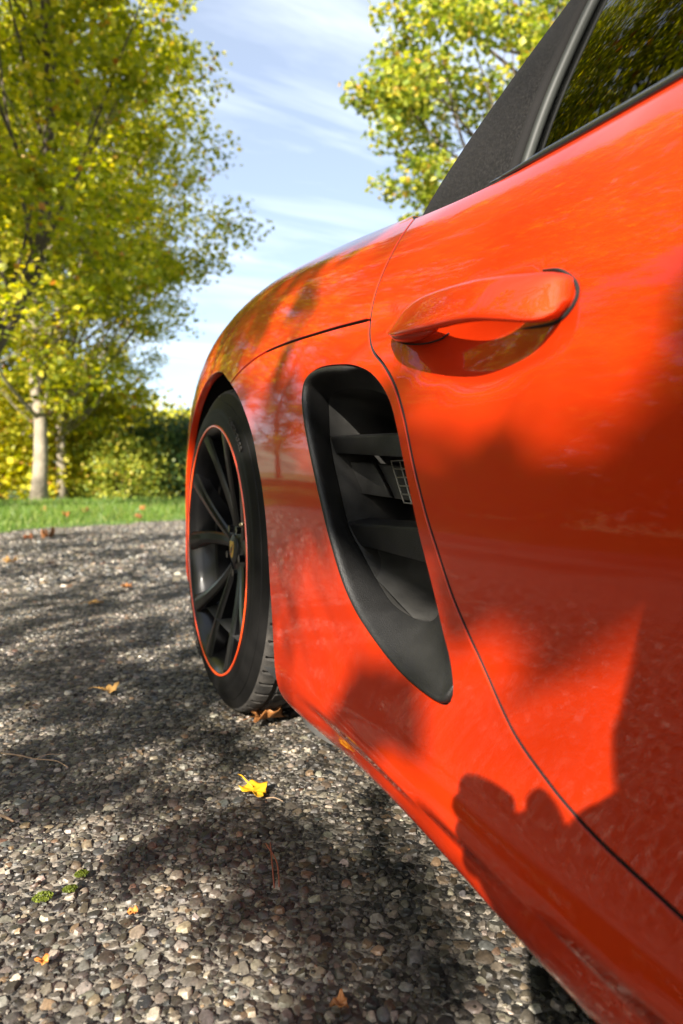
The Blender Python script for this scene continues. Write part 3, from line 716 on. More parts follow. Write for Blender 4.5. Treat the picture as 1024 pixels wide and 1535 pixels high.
def panel(name, outer, holes, material, gap=.0029, depth=.012, lip=None, step=.014, roll=.0010, parent=True):
    loops = []
    for k, lp in enumerate([outer] + holes):
        lp = np.asarray(lp)
        ccw = area2(lp) > 0
        if (k == 0) != ccw: lp = lp[::-1]
        L_, n_ = lateral(lp, 1.0)
        # decide which side is out of the panel
        Su, Sv = jac(lp[:, 0], lp[:, 1])
        def shift(L3, g):
            A11 = (Su * Su).sum(1); A12 = (Su * Sv).sum(1); A22 = (Sv * Sv).sum(1); b1 = (Su * L3).sum(1) * g; b2 = (Sv * L3).sum(1) * g
            det = A11 * A22 - A12 ** 2 + 1e-12
            return np.stack([(b1 * A22 - b2 * A12) / det, (b2 * A11 - b1 * A12) / det], -1)
        test = lp + shift(L_, .003); a_t = abs(area2(test)); a_0 = abs(area2(lp))
        sgn = 1.0 if ((a_t > a_0) == (k == 0)) else -1.0
        L_ = L_ * sgn
        lp = lp + shift(L_, -gap)
        loops.append((lp, L_, n_))
    pts = []; edges = []
    for lp, _, _ in loops:
        b = len(pts); m = len(lp); pts += [(p[0] * K, p[1]) for p in lp]; edges += [(b + i, b + (i + 1) % m) for i in range(m)]
    nb_ = len(pts); bp = np.array(pts)
    lo, hi = bp.min(0), bp.max(0)
    su = step * K; sv = .16
    gu, gv = np.meshgrid(np.arange(lo[0], hi[0], su), np.arange(lo[1], hi[1], sv), indexing='ij')
    g = np.stack([gu.ravel() + (np.round(gv.ravel() / sv) % 2) * su * .5, gv.ravel()], -1)
    ok = pin(g, bp[:len(loops[0][0])]); b = len(loops[0][0])
    for lp, _, _ in loops[1:]:
        ok &= ~pin(g, bp[b:b + len(lp)]); b += len(lp)
    g = g[ok]
    dm = np.array([np.min(((bp - q) ** 2).sum(1)) for q in g]) if len(g) else np.zeros(0)
    g = g[dm > (.055) ** 2]
    allp = [Vector((float(p[0]), float(p[1]))) for p in pts] + [Vector((float(p[0]), float(p[1]))) for p in g]
    r = delaunay_2d_cdt(allp, edges, [], 0, 1e-6)
    V2 = np.array([(p.x, p.y) for p in r[0]]); F = np.array([f for f in r[2] if len(f) == 3])
    cen = V2[F].mean(1); ok = pin(cen, bp[:len(loops[0][0])]); b = len(loops[0][0])
    for lp, _, _ in loops[1:]:
        ok &= ~pin(cen, bp[b:b + len(lp)]); b += len(lp)
    F = F[ok]
    u, v = V2[:, 0] / K, V2[:, 1]
    P = S(u, v); Nn = SN(u, v)
    fn = np.cross(P[F[:, 1]] - P[F[:, 0]], P[F[:, 2]] - P[F[:, 0]])
    flip = (fn * Nn[F].mean(1)).sum(1) < 0
    F[flip] = F[flip][:, ::-1]
    Vs = [P]; Ns = [Nn]; Fs = [tuple(f) for f in F]; base = len(P); MI = [0] * len(Fs)
    for lp, L_, n_ in loops:                       # rolled edge and return flange
        p = S(lp[:, 0], lp[:, 1]); m = len(lp)
        dpt = np.full(m, depth) if lip is None else lip(p, depth)
        rings = [(p, n_), (p + L_ * roll * .6 - n_ * roll * .35, n_ * .75 + L_ * .66), (p + L_ * roll - n_ * roll * 1.3, L_ * .95 + n_ * .3), (p + L_ * roll - n_ * dpt[:, None], L_)]
        for R3, N3 in rings:
            Vs.append(R3); Ns.append(N3 / np.linalg.norm(N3, axis=1, keepdims=True))
        for a in range(3):
            for i in range(m):
                q = (base + a * m + i, base + a * m + (i + 1) % m, base + (a + 1) * m + (i + 1) % m, base + (a + 1) * m + i)
                Fs.append(q); MI.append(1 if a == 2 and dpt[i] < .0155 else 0)
        base += 4 * m
    Vall = np.concatenate(Vs); Nall = np.concatenate(Ns)
    out = []
    for f in Fs:
        if len(f) == 4:
            a_, b_, c_ = Vall[f[0]], Vall[f[1]], Vall[f[2]]
            if np.cross(b_ - a_, c_ - a_) @ Nall[list(f)].mean(0) < 0: f = f[::-1]
        out.append(tuple(int(i) for i in f))
    me = mesh_np(name, Vall, out, True, Nall)
    o = link(name, me, material)
    me.materials.append(M_BLACK); me.polygons.foreach_set('material_index', np.array(MI, dtype=np.int32))
    if parent: on_car(o)
    return o
WY, WZ, WX = 1.4068, .343, .3283           # rear wheel centre, x of its outer face
FY = WY - 2.475
SHUT = [(.7497, 10.02), (.730, 9.55), (.7190, 9.1), (.7172, 8.768), (.7160, 8.446), (.7100, 8.181), (.7000, 7.965), (.6849, 7.814), (.6559, 7.657), (.6265, 7.447), (.6053, 7.204), (.5922, 6.995), (.5791, 6.758), (.557, 6.407), (.5368, 6.155), (.514, 5.9), (.4892, 5.702), (.4657, 5.542), (.4398, 5.363), (.4198, 5.253), (.3875, 5.146), (.3632, 5.081), (.3301, 5.019), (.2984, 4.981), (.2678, 4.944)]
SEAM = [(.7100, 8.165), (.7851, 8.165), (.8622, 8.151), (.9663, 8.129), (1.072, 8.089), (1.1566, 8.015), (1.2234, 7.926), (1.2518, 7.865)]
ARCHF = [(1.2518, 7.865), (1.1761, 7.653), (1.1112, 7.385), (1.0691, 7.124), (1.047, 6.856), (1.0321, 6.634), (1.0237, 6.324), (1.0215, 6.035), (1.0180, 5.517), (1.0083, 5.065), (.9953, 4.528), (.9855, 3.913), (.9780, 3.50), (.955, 3.22)]
INTAKE = [(.8477, 7.717), (.8204, 7.759), (.7795, 7.755), (.7339, 7.718), (.6973, 7.642), (.6732, 7.554), (.6492, 7.42), (.6303, 7.261), (.6154, 7.055), (.604, 6.859), (.5866, 6.541), (.5717, 6.266), (.5569, 6.042), (.5408, 5.808), (.5289, 5.631), (.5187, 5.501), (.5128, 5.381), (.5113, 5.294), (.5154, 5.221), (.5245, 5.177), (.5386, 5.162), (.5643, 5.167), (.5954, 5.195), (.6306, 5.267), (.6736, 5.4), (.7084, 5.549), (.7394, 5.763), (.7684, 6.084), (.7917, 6.431), (.8177, 6.844), (.8454, 7.227), (.8601, 7.47), (.8604, 7.631)]
BELT = [(.7497, 10.02), (.66, 9.99), (.559, 9.99), (.5072, 10.06), (.4486, 10.09), (.3971, 10.09), (.3515, 10.07), (.2, 10.05), (-.2, 10.05), (-.70, 10.05)]
def vz(u, z):           # section parameter at a height on the flank
    vv = np.linspace(3, 11, 200); return float(np.interp(z, S(np.full(200, u), vv)[:, 2], vv))
def arc(cy, r, a0, a1, n=14):      # angles in degrees, 90 is the top; returns points on the flank
    out = []
    for a in np.radians(np.linspace(a0, a1, n)):
        y = cy + r * math.cos(a); out.append((y, vz(y, WZ + r * math.sin(a))))
    return out
# rear half of the arch, from the seam over the top and down behind the tyre
def arc_v(cy, table, n):
    out = []
    for a in np.linspace(table[0][0], table[-1][0], n):
        r = float(np.interp(-a, [-t[0] for t in table], [t[1] for t in table])); y = cy + r * math.cos(math.radians(a)); out.append((y, vz(y, WZ + r * math.sin(math.radians(a)))))
    return out
ARCHR = [(1.2518, 7.865)] + arc_v(WY, [(112, .364), (90, .374), (70, .386), (50, .397), (30, .396), (8, .384)], 22)[2:] + [(WY + .384, vz(WY + .384, .26)), (WY + .385, 3.6)]
def lip(p, d):
    r = np.hypot(p[:, 1] - WY, p[:, 2] - WZ); rf = np.hypot(p[:, 1] - FY, p[:, 2] - WZ)
    return np.where((r < .50) & (p[:, 1] > .93) | (rf < .40), .016, d)
def put(name, outer, holes=(), **k):
    o = panel(name, outer, list(holes), M_PAINT, lip=lip, **k)
    return o
intake_loop = cr([(a * K, b) for a, b in INTAKE], 170, True); intake_loop[:, 0] /= K
P_DOOR = put('door', join(SHUT, line((.2678, 4.944), (-.55, 4.90)), [(-.55, 4.90), (-.66, 5.3), (-.71, 6.2), (-.72, 8), (-.71, 9.2), (-.70, 10.05)], BELT[::-1]), step=.011)
quarter = join(SEAM, ARCHR, line((WY + .385, 3.6), (2.38, 3.6)), line((2.38, 3.6), (2.38, 12.2)), line((2.38, 12.2), (.90, 12.2)), [(.90, 12.2), (.84, 11.2), (.79, 10.5), (.7497, 10.02)], [q for q in SHUT[:5]] + [(.7100, 8.165)])
P_QUARTER = put('rear_quarter_panel', quarter)
side = join([(.7100, 8.165)] + SHUT[6:], line((.2678, 4.944), (-.55, 4.90)), [(-.55, 4.90), (-.62, 4.3), (-.64, 3.15)], line((-.64, 3.15), (.30, 3.15)), line((.30, 3.15), (.955, 3.15)), ARCHF[::-1][0:1] and [(.955, 3.15), (.9780, 3.50)] + ARCHF[::-1][2:], SEAM[::-1])
P_SIDE = put('side_panel', side, [intake_loop], step=.011)
front = join([(-.70, 10.05), (-.71, 9.2), (-.72, 8), (-.71, 6.2), (-.66, 5.3), (-.57, 4.9)], [(-.57, 4.9), (-.64, 4.3), (-.66, 3.3)], line((-.66, 3.3), (FY + .372, 3.3)), [(FY + .372, 3.3), (FY + .37, vz(FY + .37, .25))] + arc(FY, .362, 5, 175, 26) + [(FY - .37, vz(FY - .37, .27)), (FY - .375, 3.4)], line((FY - .375, 3.4), (-1.97, 3.4)), line((-1.97, 3.4), (-1.97, 12.2)), line((-1.97, 12.2), (-.85, 12.2)), [(-.85, 12.2), (-.78, 11), (-.70, 10.05)])
P_FRONT = put('front_fender', front, step=.02)
def strip(name, u0, u1, v0, v1, material, off=0., nu=40, nv=12, mirror=True):
    """whole-width skin between both sides (bonnet, deck, floor)"""
    uu, vv = np.meshgrid(np.linspace(u0, u1, nu), np.linspace(v0, v1, nv), indexing='ij')
    P = S(uu, vv) - SN(uu, vv) * off
    if mirror:
        Q = P[:, ::-1].copy(); Q[..., 0] = 2 * XC - Q[..., 0]; P = np.concatenate([P, Q[:, 1:]], 1)
    m = P.shape[1]; F = [(i * m + j, (i + 1) * m + j, (i + 1) * m + j + 1, i * m + j + 1) for i in range(nu - 1) for j in range(m - 1)]
    me = mesh_np(name, P.reshape(-1, 3), F)
    bm = bmesh.new(); bm.from_mesh(me); bmesh.ops.recalc_face_normals(bm, faces=bm.faces); bm.to_mesh(me); bm.free()
    return on_car(link(name, me, material))
strip('rear_deck', .90, 2.38, 12.23, 13.98, M_PAINT)
strip('bonnet', -1.97, -.83, 12.23, 13.98, M_PAINT)
strip('scuttle', -.85, -.55, 10.2, 13.98, M_BLACK, .012)
strip('underbody', -1.97, 2.38, .02, 3.0, M_BLACK, .012)
# closing skins at nose and tail
for nm, u in (('front_bumper', -1.97), ('rear_bumper', 2.38)):
    vv = np.linspace(1, 13.98, 60); P = S(np.full(60, u), vv); Q = P[::-1].copy(); Q[:, 0] = 2 * XC - Q[:, 0]
    ring = np.concatenate([P, Q]); s = -1 if u < 0 else 1; c = ring.mean(0); mb = MB()
    mb.loft([[tuple(c + (q - c) * f + (0, s * d, 0)) for q in ring] for f, d in ((1, 0), (.96, .045), (.86, .085), (.6, .11), (.02, .12))], cap=False)
    on_car(mb.build(nm, M_PAINT))
# dark shell just inside the skin, seen only through the panel gaps
def hole_pts(lp, grow):
    c = lp.mean(0); return c + (lp - c) * grow
shell_side = join([(.9, 3.3), (.93, 4.0), (.95, 5), (.97, 6), (1.0, 6.9), (1.07, 7.5), (1.16, 7.95), (1.30, 8.3), (1.5, 8.45), (1.7, 8.1)], line((1.7, 8.1), (2.3, 8.1)), line((2.3, 8.1), (2.3, 12.0)), line((2.3, 12.0), (.85, 12.0)), [(.85, 12.0), (.76, 10.6), (.72, 10.0)], line((.72, 10.0), (-.74, 10.0)), line((-.74, 10.0), (-.74, 8.6)), line((-.74, 8.6), (-.68, 3.3)), line((-.68, 3.3), (.9, 3.3)))
sh = panel('inner_shell', shell_side, [hole_pts(intake_loop, 1.02)], M_BLACK, depth=.002, step=.03)
co = np.array([v.co[:] for v in sh.data.vertices]); nn_ = np.array([v.normal[:] for v in sh.data.vertices])
uu_ = co[:, 1]; off_ = .013
for i, v in enumerate(sh.data.vertices): v.co = v.co + Vector((off_, 0, -.002))
def mirrored(o):
    c = o.copy(); COL.objects.link(c); c.parent = car; c.scale.x = -1; c.location = (2 * XC - CO[0] - 0, -CO[1], -CO[2]); return c
for o in (P_DOOR, P_QUARTER, P_SIDE, P_FRONT, sh):
    mirrored(o)

# ================================================================ car: side intake
def Pd(u, v, d):
    u = np.asarray(u, float); v = np.asarray(v, float)
    return S(u, v) - SN(u, v) * np.asarray(d)[..., None]
def make_intake():
    n = 170
    lp = intake_loop; L_, n_ = lateral(lp, 1.0)
    c = lp.mean(0)
    P0 = S(lp[:, 0], lp[:, 1])
    if ((P0 - P0.mean(0)) * L_).sum() < 0: L_ = -L_         # L_ now points away from the opening
    inner = [(.866, 7.55), (.860, 7.3), (.852, 7.05), (.828, 6.62), (.802, 6.18), (.764, 5.93), (.712, 5.64), (.679, 5.545), (.630, 5.52), (.600, 5.60), (.588, 5.8), (.590, 6.05), (.600, 6.3), (.615, 6.6), (.632, 6.9), (.655, 7.2), (.685, 7.4), (.72, 7.52), (.77, 7.60), (.83, 7.62)]
    # bead: rounded lip standing just proud of the paint, then the deep face running inwards
    ic = cr([(a * K, b) for a, b in inner], n * 4, True); ic[:, 0] /= K
    # match inner points to outer points by direction from the middle of the opening
    def ang(q, c0): return np.unwrap(np.arctan2((q[:, 1] - c0[1]) / 2.6, (q[:, 0] - c0[0]) / .35))
    # simple: follow arc length from the top rear corner on both loops
    i0 = np.argmin((lp[:, 0] - .8604) ** 2 * 81 + (lp[:, 1] - 7.6) ** 2); lp2 = np.roll(lp, -i0, 0); L2 = np.roll(L_, -i0, 0)
    j0 = np.argmin((ic[:, 0] - .866) ** 2 * 81 + (ic[:, 1] - 7.55) ** 2); ic = np.roll(ic, -j0, 0)
    if (area2(lp2) > 0) != (area2(ic) > 0): ic = ic[::-1]
    idx = (np.arange(n) / n * len(ic)).astype(int)
    # align by nearest point but keep order
    best = []
    last = 0
    near = np.array([np.argmin(((ic - q) ** 2 * np.array([81, 1])).sum(1)) for q in lp2])
    uw = np.unwrap(near / len(ic) * 2 * np.pi); uw = np.maximum.accumulate(uw - uw[0]); uw = uw / max(uw[-1], 1e-6) * 2 * np.pi * (n - 1) / n
    ker = np.ones(13) / 13; ext = np.concatenate([uw[-6:] - 2 * np.pi, uw, uw[:6] + 2 * np.pi]); uw = np.convolve(ext, ker, 'valid')
    ii = (uw / (2 * np.pi) * len(ic)).astype(int) % len(ic); inn = ic[ii]
    Po = S(lp2[:, 0], lp2[:, 1]); no = SN(lp2[:, 0], lp2[:, 1])
    Pi = Pd(inn[:, 0], inn[:, 1], np.full(n, .042))
    def ring(a): return [tuple(q) for q in a]
    e = empty('side_intake'); on_car(e); e.location = (0, 0, 0)
    prof = [(.0012, -.006), (.0002, .0002), (-.0014, .0030), (-.0040, .0038), (-.0066, .0020), (-.0084, -.0026)]
    # the front edge has no bead: the plastic starts below the painted edge there
    ctr_u = np.interp(lp2[:, 1], [5.1, 7.8], [.60, .735]); fr_ = np.clip((ctr_u - lp2[:, 0] + .015) / .03, 0, 1)[:, None] * np.clip((lp2[:, 1] - 5.25) / .2, 0, 1)[:, None]
    rings = [Po + L2 * (a * (1 - fr_) + .0012 * fr_) + no * (b * (1 - fr_) + fr_ * (-.006 - .0014 * k)) for k, (a, b) in enumerate(prof)]
    last = rings[-1]
    body = [last + (Pi - last) * t + no * (-.004 * math.sin(t * math.pi)) for t in (.12, .35, .65, .9, 1.0)]
    mb = MB(); mb.loft([ring(r) for r in rings + body], cap=False)
    fr = mb.build('intake_frame', M_PLASTIC); fr.parent = e; fr.location = tuple(-CO)
    # duct behind: curves inwards and rearwards to a dark end
    mb = MB(); ctr = Pi.mean(0); rings = []
    for t in np.linspace(0, 1, 8):
        sh_ = np.array((.17 * t, .10 * t * t, -.01 * t)); rings.append(ring(ctr + (Pi - ctr) * (1.0 + .03 * (t > 0)) * (1 - .12 * t) + sh_ + (0.0005, 0, 0)))
    mb.loft(rings, cap=False); mb.add(rings[-1], [tuple(range(n))])
    du = mb.build('intake_duct', M_DUCT); du.parent = e; du.location = tuple(-CO)
    # two cross blades
    def blade(q, thick=.055):
        rl, rb, fl, fb = [np.array(Pd(a, b, d)) for a, b, d in q]        # rear top, rear bottom, front top, front bottom of the outer face
        inw = np.array((.80, .35, .10)); mb = MB(); rings = []
        for t in np.linspace(-.06, 1.08, 9):
            T = rl + (fl - rl) * t; Bt = rb + (fb - rb) * t; w = thick * (1 - .25 * t)
            m = (T + Bt) / 2; flare = 1 + .18 * (max(0, .18 - t) / .18) ** 2
            T = m + (T - m) * flare; Bt = m + (Bt - m) * flare
            rings.append([tuple(T), tuple(T + (Bt - T) * .06 - inw * .002), tuple(T + (Bt - T) * .9 - inw * .001), tuple(Bt), tuple(Bt + inw * w * .5 + (0, 0, .006)), tuple(T + inw * w)])
        mb.loft(rings)
        o = mb.build('intake_blade', M_PLASTIC, bevel=.0015, angle=30); o.parent = e; o.location = tuple(-CO)
    blade([(.8715, 7.133, .045), (.8632, 6.954, .05), (.6577, 7.077, .03), (.6486, 6.856, .03)])
    blade([(.8039, 6.207, .045), (.8067, 6.007, .05), (.6178, 6.27, .03), (.6045, 6.004, .03)])
    # slanted guide plate and wire guard in the middle bay
    a = Pd(.862, 6.86, .062); b = Pd(.835, 6.50, .075); c2 = Pd(.72, 6.42, .105); d = Pd(.76, 6.80, .105)
    mb = MB(); q = [a, b, c2, d]; th = np.array((.004, .004, .002)); mb.loft([[tuple(x) for x in q], [tuple(x + th) for x in q]])
    g = mb.build('guide_plate', M_DUCT, bevel=.001); g.parent = e; g.location = tuple(-CO)
    rib = MB(); m0 = a * .42 + d * .58; m1 = b * .42 + c2 * .58; up = np.array((-.010, -.006, .004))
    rib.loft([[tuple(m0), tuple(m0 + up), tuple(m0 + up + (.003, .0, 0)), tuple(m0 + (.004, 0, 0))], [tuple(m1), tuple(m1 + up), tuple(m1 + up + (.003, 0, 0)), tuple(m1 + (.004, 0, 0))]])
    g2 = rib.build('plate_rib', M_DUCT); g2.parent = e; g2.location = tuple(-CO)
    mb = MB(); o0 = Pd(.765, 6.86, .088); o1 = Pd(.735, 6.42, .088); o2 = Pd(.640, 6.86, .075); o3 = Pd(.625, 6.42, .075)
    for k in range(6):
        t = k / 5
        mb.tube([o0 + (o2 - o0) * t, o1 + (o3 - o1) * t], .0011, 5)
        mb.tube([o0 + (o1 - o0) * t, o2 + (o3 - o2) * t], .0011, 5)
    w = mb.build('wire_guard', mat('grey_wire', (.30, .285, .25), .5)); w.parent = e; w.location = tuple(-CO)
    # scooped wall below the second blade
    mb = MB(); rows = []
    for t in np.linspace(0, 1, 10):
        s0 = Pd(.806 - .166 * t ** .9, 6.00 - .50 * t ** .75, .0425); s1 = Pd(.575 + .02 * t, 6.0 - .46 * t ** .75, .046); mid = (s0 + s1) / 2 + np.array((.060, .020, -.012)) * (1 - .75 * t ** 2)
        rows.append([tuple(x) for x in cr([s0, mid, s1], 9)])
    mb.loft(rows, closed=False, cap=False)
    s_ = mb.build('scoop_wall', M_DUCT); s_.parent = e; s_.location = tuple(-CO)
make_intake()

# ================================================================ car: door handle
def make_handle():
    e = empty('door_handle'); on_car(e); e.location = (0, 0, 0)
    def kid(o): o.parent = e; o.location = tuple(-CO); return o
    # stations along the grip: y, z of the middle, half height, stand-off of the outer face from the skin, thickness
    st = [(.640, .6515, .0040, .006, .008), (.6290, .6494, .0100, .0150, .012), (.592, .6437, .0152, .0300, .014), (.540, .6390, .0175, .0390, .015), (.475, .6315, .0172, .0435, .0165), (.441, .6265, .0170, .0420, .019), (.417, .6222, .0178, .0315, .018), (.402, .6195, .0182, .0220, .014), (.3925, .6178, .0165, .0138, .010), (.3868, .6170, .0115, .0072, .008), (.3845, .6168, .0040, .0020, .004)]
    st = cr(st, 46); rings = []
    XS = lambda y, z: float(S(y, vz(y, z))[0] - dish(np.array(y), np.array(z)))
    for y, z, h, so, th in st:
        x0 = XS(y, z); ring = []
        for a in np.linspace(0, 2 * math.pi, 28, endpoint=False):
            c, s = math.cos(a), math.sin(a)
            # outer face nearly flat and raked: crisp upper edge, soft lower edge
            ex = math.copysign(abs(c) ** .42, c); ez = math.copysign(abs(s) ** .62, s)
            xo = x0 - so + th * .5 - ex * th * .5 + (ez * .0075 if ex > 0 else ez * .004)
            zz = z + ez * h
            ring.append((xo, y - .004 * ez * (h / .017), zz))
        rings.append(ring)
    mb = MB(); mb.loft(rings); kid(mb.build('grip', M_PAINT, angle=50))
    # foot under the rear end, with its dark joint
    mb = MB(); rings = []
    for y, z, h, dpt in cr([(.634, .6420, .0035, .010), (.624, .6375, .0070, .019), (.602, .6330, .0080, .022), (.580, .6315, .0068, .016), (.564, .6330, .0030, .005)], 14):
        x0 = XS(y, z) + .002; ring = []
        for a in np.linspace(0, 2 * math.pi, 18, endpoint=False):
            c, s = math.cos(a), math.sin(a); ring.append((x0 - dpt * .5 - c * dpt * .5 + .008 * (1 - 0) * 0, y, z + s * h))
        rings.append(ring)
    mb.loft(rings); kid(mb.build('grip_foot', M_PAINT))
    # black joint line around the nose of the handle and under the foot
    pts = []
    for y, z in cr([(.462, .6115), (.430, .6060), (.405, .6025), (.390, .6045), (.3805, .6130), (.3805, .6225), (.3885, .6325), (.4060, .6440), (.425, .6495)], 40):
        pts.append(S(y, vz(y, z)) + np.array((-.0006, 0, 0)))
    mb = MB(); mb.tube(pts, np.interp(np.linspace(0, 1, 40), [0, .15, .6, .85, 1], [.0004, .0012, .0017, .0013, .0004]), 8); kid(mb.build('joint_gasket', M_BLACK))
    pts = [S(y, vz(y, z)) + np.array((-.001, 0, 0)) for y, z in cr([(.634, .633), (.614, .6265), (.592, .6230), (.573, .6240), (.562, .6285)], 20)]
    mb = MB(); mb.tube(pts, .0009, 6); kid(mb.build('joint_gasket', M_BLACK))
make_handle()

# ================================================================ car: cabin, glass and soft top
FX = cr([(0, 0), (.045, .26), (.10, .50), (.17, .72), (.27, .89), (.42, .97), (.68, 1.0), (1.0, 1.0)], 60)
def ipn(y, pts): return np.interp(y, [p[0] for p in pts], [p[1] for p in pts])
def smooth_ip(pts):
    q = cr(pts, 200); return lambda y: np.interp(y, q[:, 0], q[:, 1])
XB = smooth_ip([(-.95, .50), (-.7, .44), (-.3, .436), (.2, .436), (.45, .440), (.56, .443), (.66, .447), (.75, .458), (.85, .488), (.95, .545), (1.05, .63), (1.15, .76), (1.25, .96)])
HR = smooth_ip([(-.95, .80), (-.7, .99), (-.45, 1.17), (-.2, 1.245), (.05, 1.265), (.25, 1.255), (.45, 1.215), (.65, 1.135), (.85, 1.04), (1.0, .975), (1.12, .935), (1.25, .905)])
_beltv = cr([(a * K, b) for a, b in BELT[::-1]], 200); _beltv[:, 0] /= K
def ZB(y):
    y = np.asarray(y, float)
    v = np.interp(y, _beltv[:, 0], _beltv[:, 1]); z = S(y, v)[..., 2]
    return z + np.interp(y, [.7, .8, 1.25], [0, .004, .0]) - .004
def G(y, f, off=0.):
    """cabin surface: y along the car, f from the waist (0) to the roof centre (1)"""
    y = np.asarray(y, float); f = np.asarray(f, float)
    fx = np.interp(f, np.linspace(0, 1, 60), FX[:, 0]); fz = np.interp(f, np.linspace(0, 1, 60), FX[:, 1])
    xb = XB(y); zb = ZB(y); h = np.maximum(HR(y) - zb, .01)
    return np.stack([xb + (XC - xb) * fx + off, y, zb + h * fz - off * .4], -1)
def gridmesh(fn, ys, fs, mirror=True):
    P = np.stack([fn(np.full(len(fs), y), fs) for y in ys], 0)
    if mirror:
        Q = P[:, ::-1].copy(); Q[..., 0] = 2 * XC - Q[..., 0]; P = np.concatenate([P, Q[:, 1:]], 1)
    m = P.shape[1]
    return P.reshape(-1, 3), [(i * m + j, (i + 1) * m + j, (i + 1) * m + j + 1, i * m + j + 1) for i in range(len(ys) - 1) for j in range(m - 1)]
# rear edge of the side glass: y at each height fraction
GE = smooth_ip([(0, .548), (.10, .540), (.20, .526), (.30, .508), (.40, .484), (.50, .452), (.62, .39), (.70, .30)])
def top_sheet(ys_of_f, name, m, thick=.0):
    fs = np.linspace(0, 1, 70); rows = []
    for f in fs:
        a, b = ys_of_f(f); rows.append(G(np.linspace(a, b, 60), np.full(60, f)))
    P = np.stack(rows, 1)
    Q = P[:, ::-1].copy(); Q[..., 0] = 2 * XC - Q[..., 0]; P = np.concatenate([P, Q[:, 1:]], 1)
    mm = P.shape[1]
    F = [(i * mm + j, (i + 1) * mm + j, (i + 1) * mm + j + 1, i * mm + j + 1) for i in range(59) for j in range(mm - 1)]
    me = mesh_np(name, P.reshape(-1, 3), F)
    bm = bmesh.new(); bm.from_mesh(me); bmesh.ops.recalc_face_normals(bm, faces=bm.faces); bm.to_mesh(me); bm.free()
    o = link(name, me, m); on_car(o)
    s = o.modifiers.new('thickness', 'SOLIDIFY'); s.thickness = .006; s.offset = -1
    return o
def fab_range(f):
    if f < .70: return float(GE(f)) + .030, 1.25
    t = min(1, (f - .70) / .06); return .33 * (1 - t) + (-.42) * t, 1.25
top_sheet(fab_range, 'soft_top', M_FABRIC)
# binding and rubber seal along the rear edge of the glass
fe = np.linspace(0, .70, 60)
def edge_tube(dy, off, r, name, m, flat=1.0):
    for sgn in (0, 1):
        p = G(GE(fe) + dy, fe, off)
        if sgn: p = p.copy(); p[:, 0] = 2 * XC - p[:, 0]
        mb = MB(); mb.tube(p, r, 10); on_car(mb.build(name, m))
edge_tube(.019, -.001, .0070, 'edge_binding', M_BIND)
edge_tube(.007, .002, .0055, 'window_seal', M_SEAL)
# roof rail over the side glass and windscreen frame
for sgn in (0, 1):
    p = G(np.linspace(.30, -.45, 30), np.full(30, .71), -.002)
    q = G(np.linspace(-.45, -.93, 20), np.linspace(.70, .03, 20), 0)
    p = np.concatenate([p, q[1:]])
    if sgn: p = p.copy(); p[:, 0] = 2 * XC - p[:, 0]
    mb = MB(); mb.tube(p, .016, 10); on_car(mb.build('windscreen_pillar', M_TRIM))
for sgn in (0, 1):
    rows = []
    for f in np.linspace(-.02, .70, 40):
        y1 = float(GE(max(f, 0))) + .004; y0 = -.45 - .46 * (1 - f / .70)
        rows.append(G(np.linspace(y0, y1, 40), np.full(40, max(f, 0)), .006) + np.array((0, 0, min(f, 0))))
    P = np.stack(rows, 0)
    if sgn: P = P.copy(); P[..., 0] = 2 * XC - P[..., 0]
    F = [(i * 40 + j, i * 40 + j + 1, (i + 1) * 40 + j + 1, (i + 1) * 40 + j) for i in range(39) for j in range(39)]
    a_, b_, c_ = (P.reshape(-1, 3)[k] for k in F[700][:3])
    if (np.cross(b_ - a_, c_ - a_)[0] > 0) != bool(sgn): F = [f[::-1] for f in F]      # normals face outwards
    me = mesh_np('side_window', P.reshape(-1, 3), F)
    on_car(link('side_window', me, M_GLASS))
fs = np.linspace(.05, 1, 24); rows = []
for f in fs:
    y = -.95 + .52 * min(1, f / .7)
    rows.append(G(np.array([y]), np.array([f]))[0])
rows = np.array(rows); top = rows[13:]; lo = np.stack([top[:, 0], np.full(len(top), -.95) - .06 * np.linspace(0, 1, len(top)), np.full(len(top), .80)], -1)
hd = G(np.full(24, -.43), np.linspace(.70, 1, 24)); lo = np.stack([np.linspace(.52, XC, 24), -.93 - .10 * np.sin(np.linspace(0, 1, 24) * 1.57), np.full(24, .795)], -1)
Pw = np.stack([hd * (1 - t) + lo * t for t in np.linspace(0, 1, 10)], 0); Q = Pw[:, ::-1].copy(); Q[..., 0] = 2 * XC - Q[..., 0]; Pw = np.concatenate([Pw, Q[:, 1:]], 1)
m_ = Pw.shape[1]; me = mesh_np('windscreen', Pw.reshape(-1, 3), [(i * m_ + j, i * m_ + j + 1, (i + 1) * m_ + j + 1, (i + 1) * m_ + j) for i in range(9) for j in range(m_ - 1)])
on_car(link('windscreen', me, M_GLASS))
# waist moulding along the foot of the glass
for sgn in (0, 1):
    ys = np.linspace(.585, -.72, 60); v = np.interp(ys, _beltv[:, 0], _beltv[:, 1])
    a = S(ys, v) + np.array((.0005, 0, .0025)); b = a + np.array((.010, 0, .003))
    if sgn: a = a.copy(); b = b.copy(); a[:, 0] = 2 * XC - a[:, 0]; b[:, 0] = 2 * XC - b[:, 0]
    w = np.interp(ys, [-.7, .5, .585], [1, 1, .15])
    mb = MB(); mb.tube(a, .0040 * w, 8); on_car(mb.build('waist_moulding', M_TRIM))
    mb = MB(); mb.tube(b, .0060 * w, 8); on_car(mb.build('waist_seal', M_BLACK))
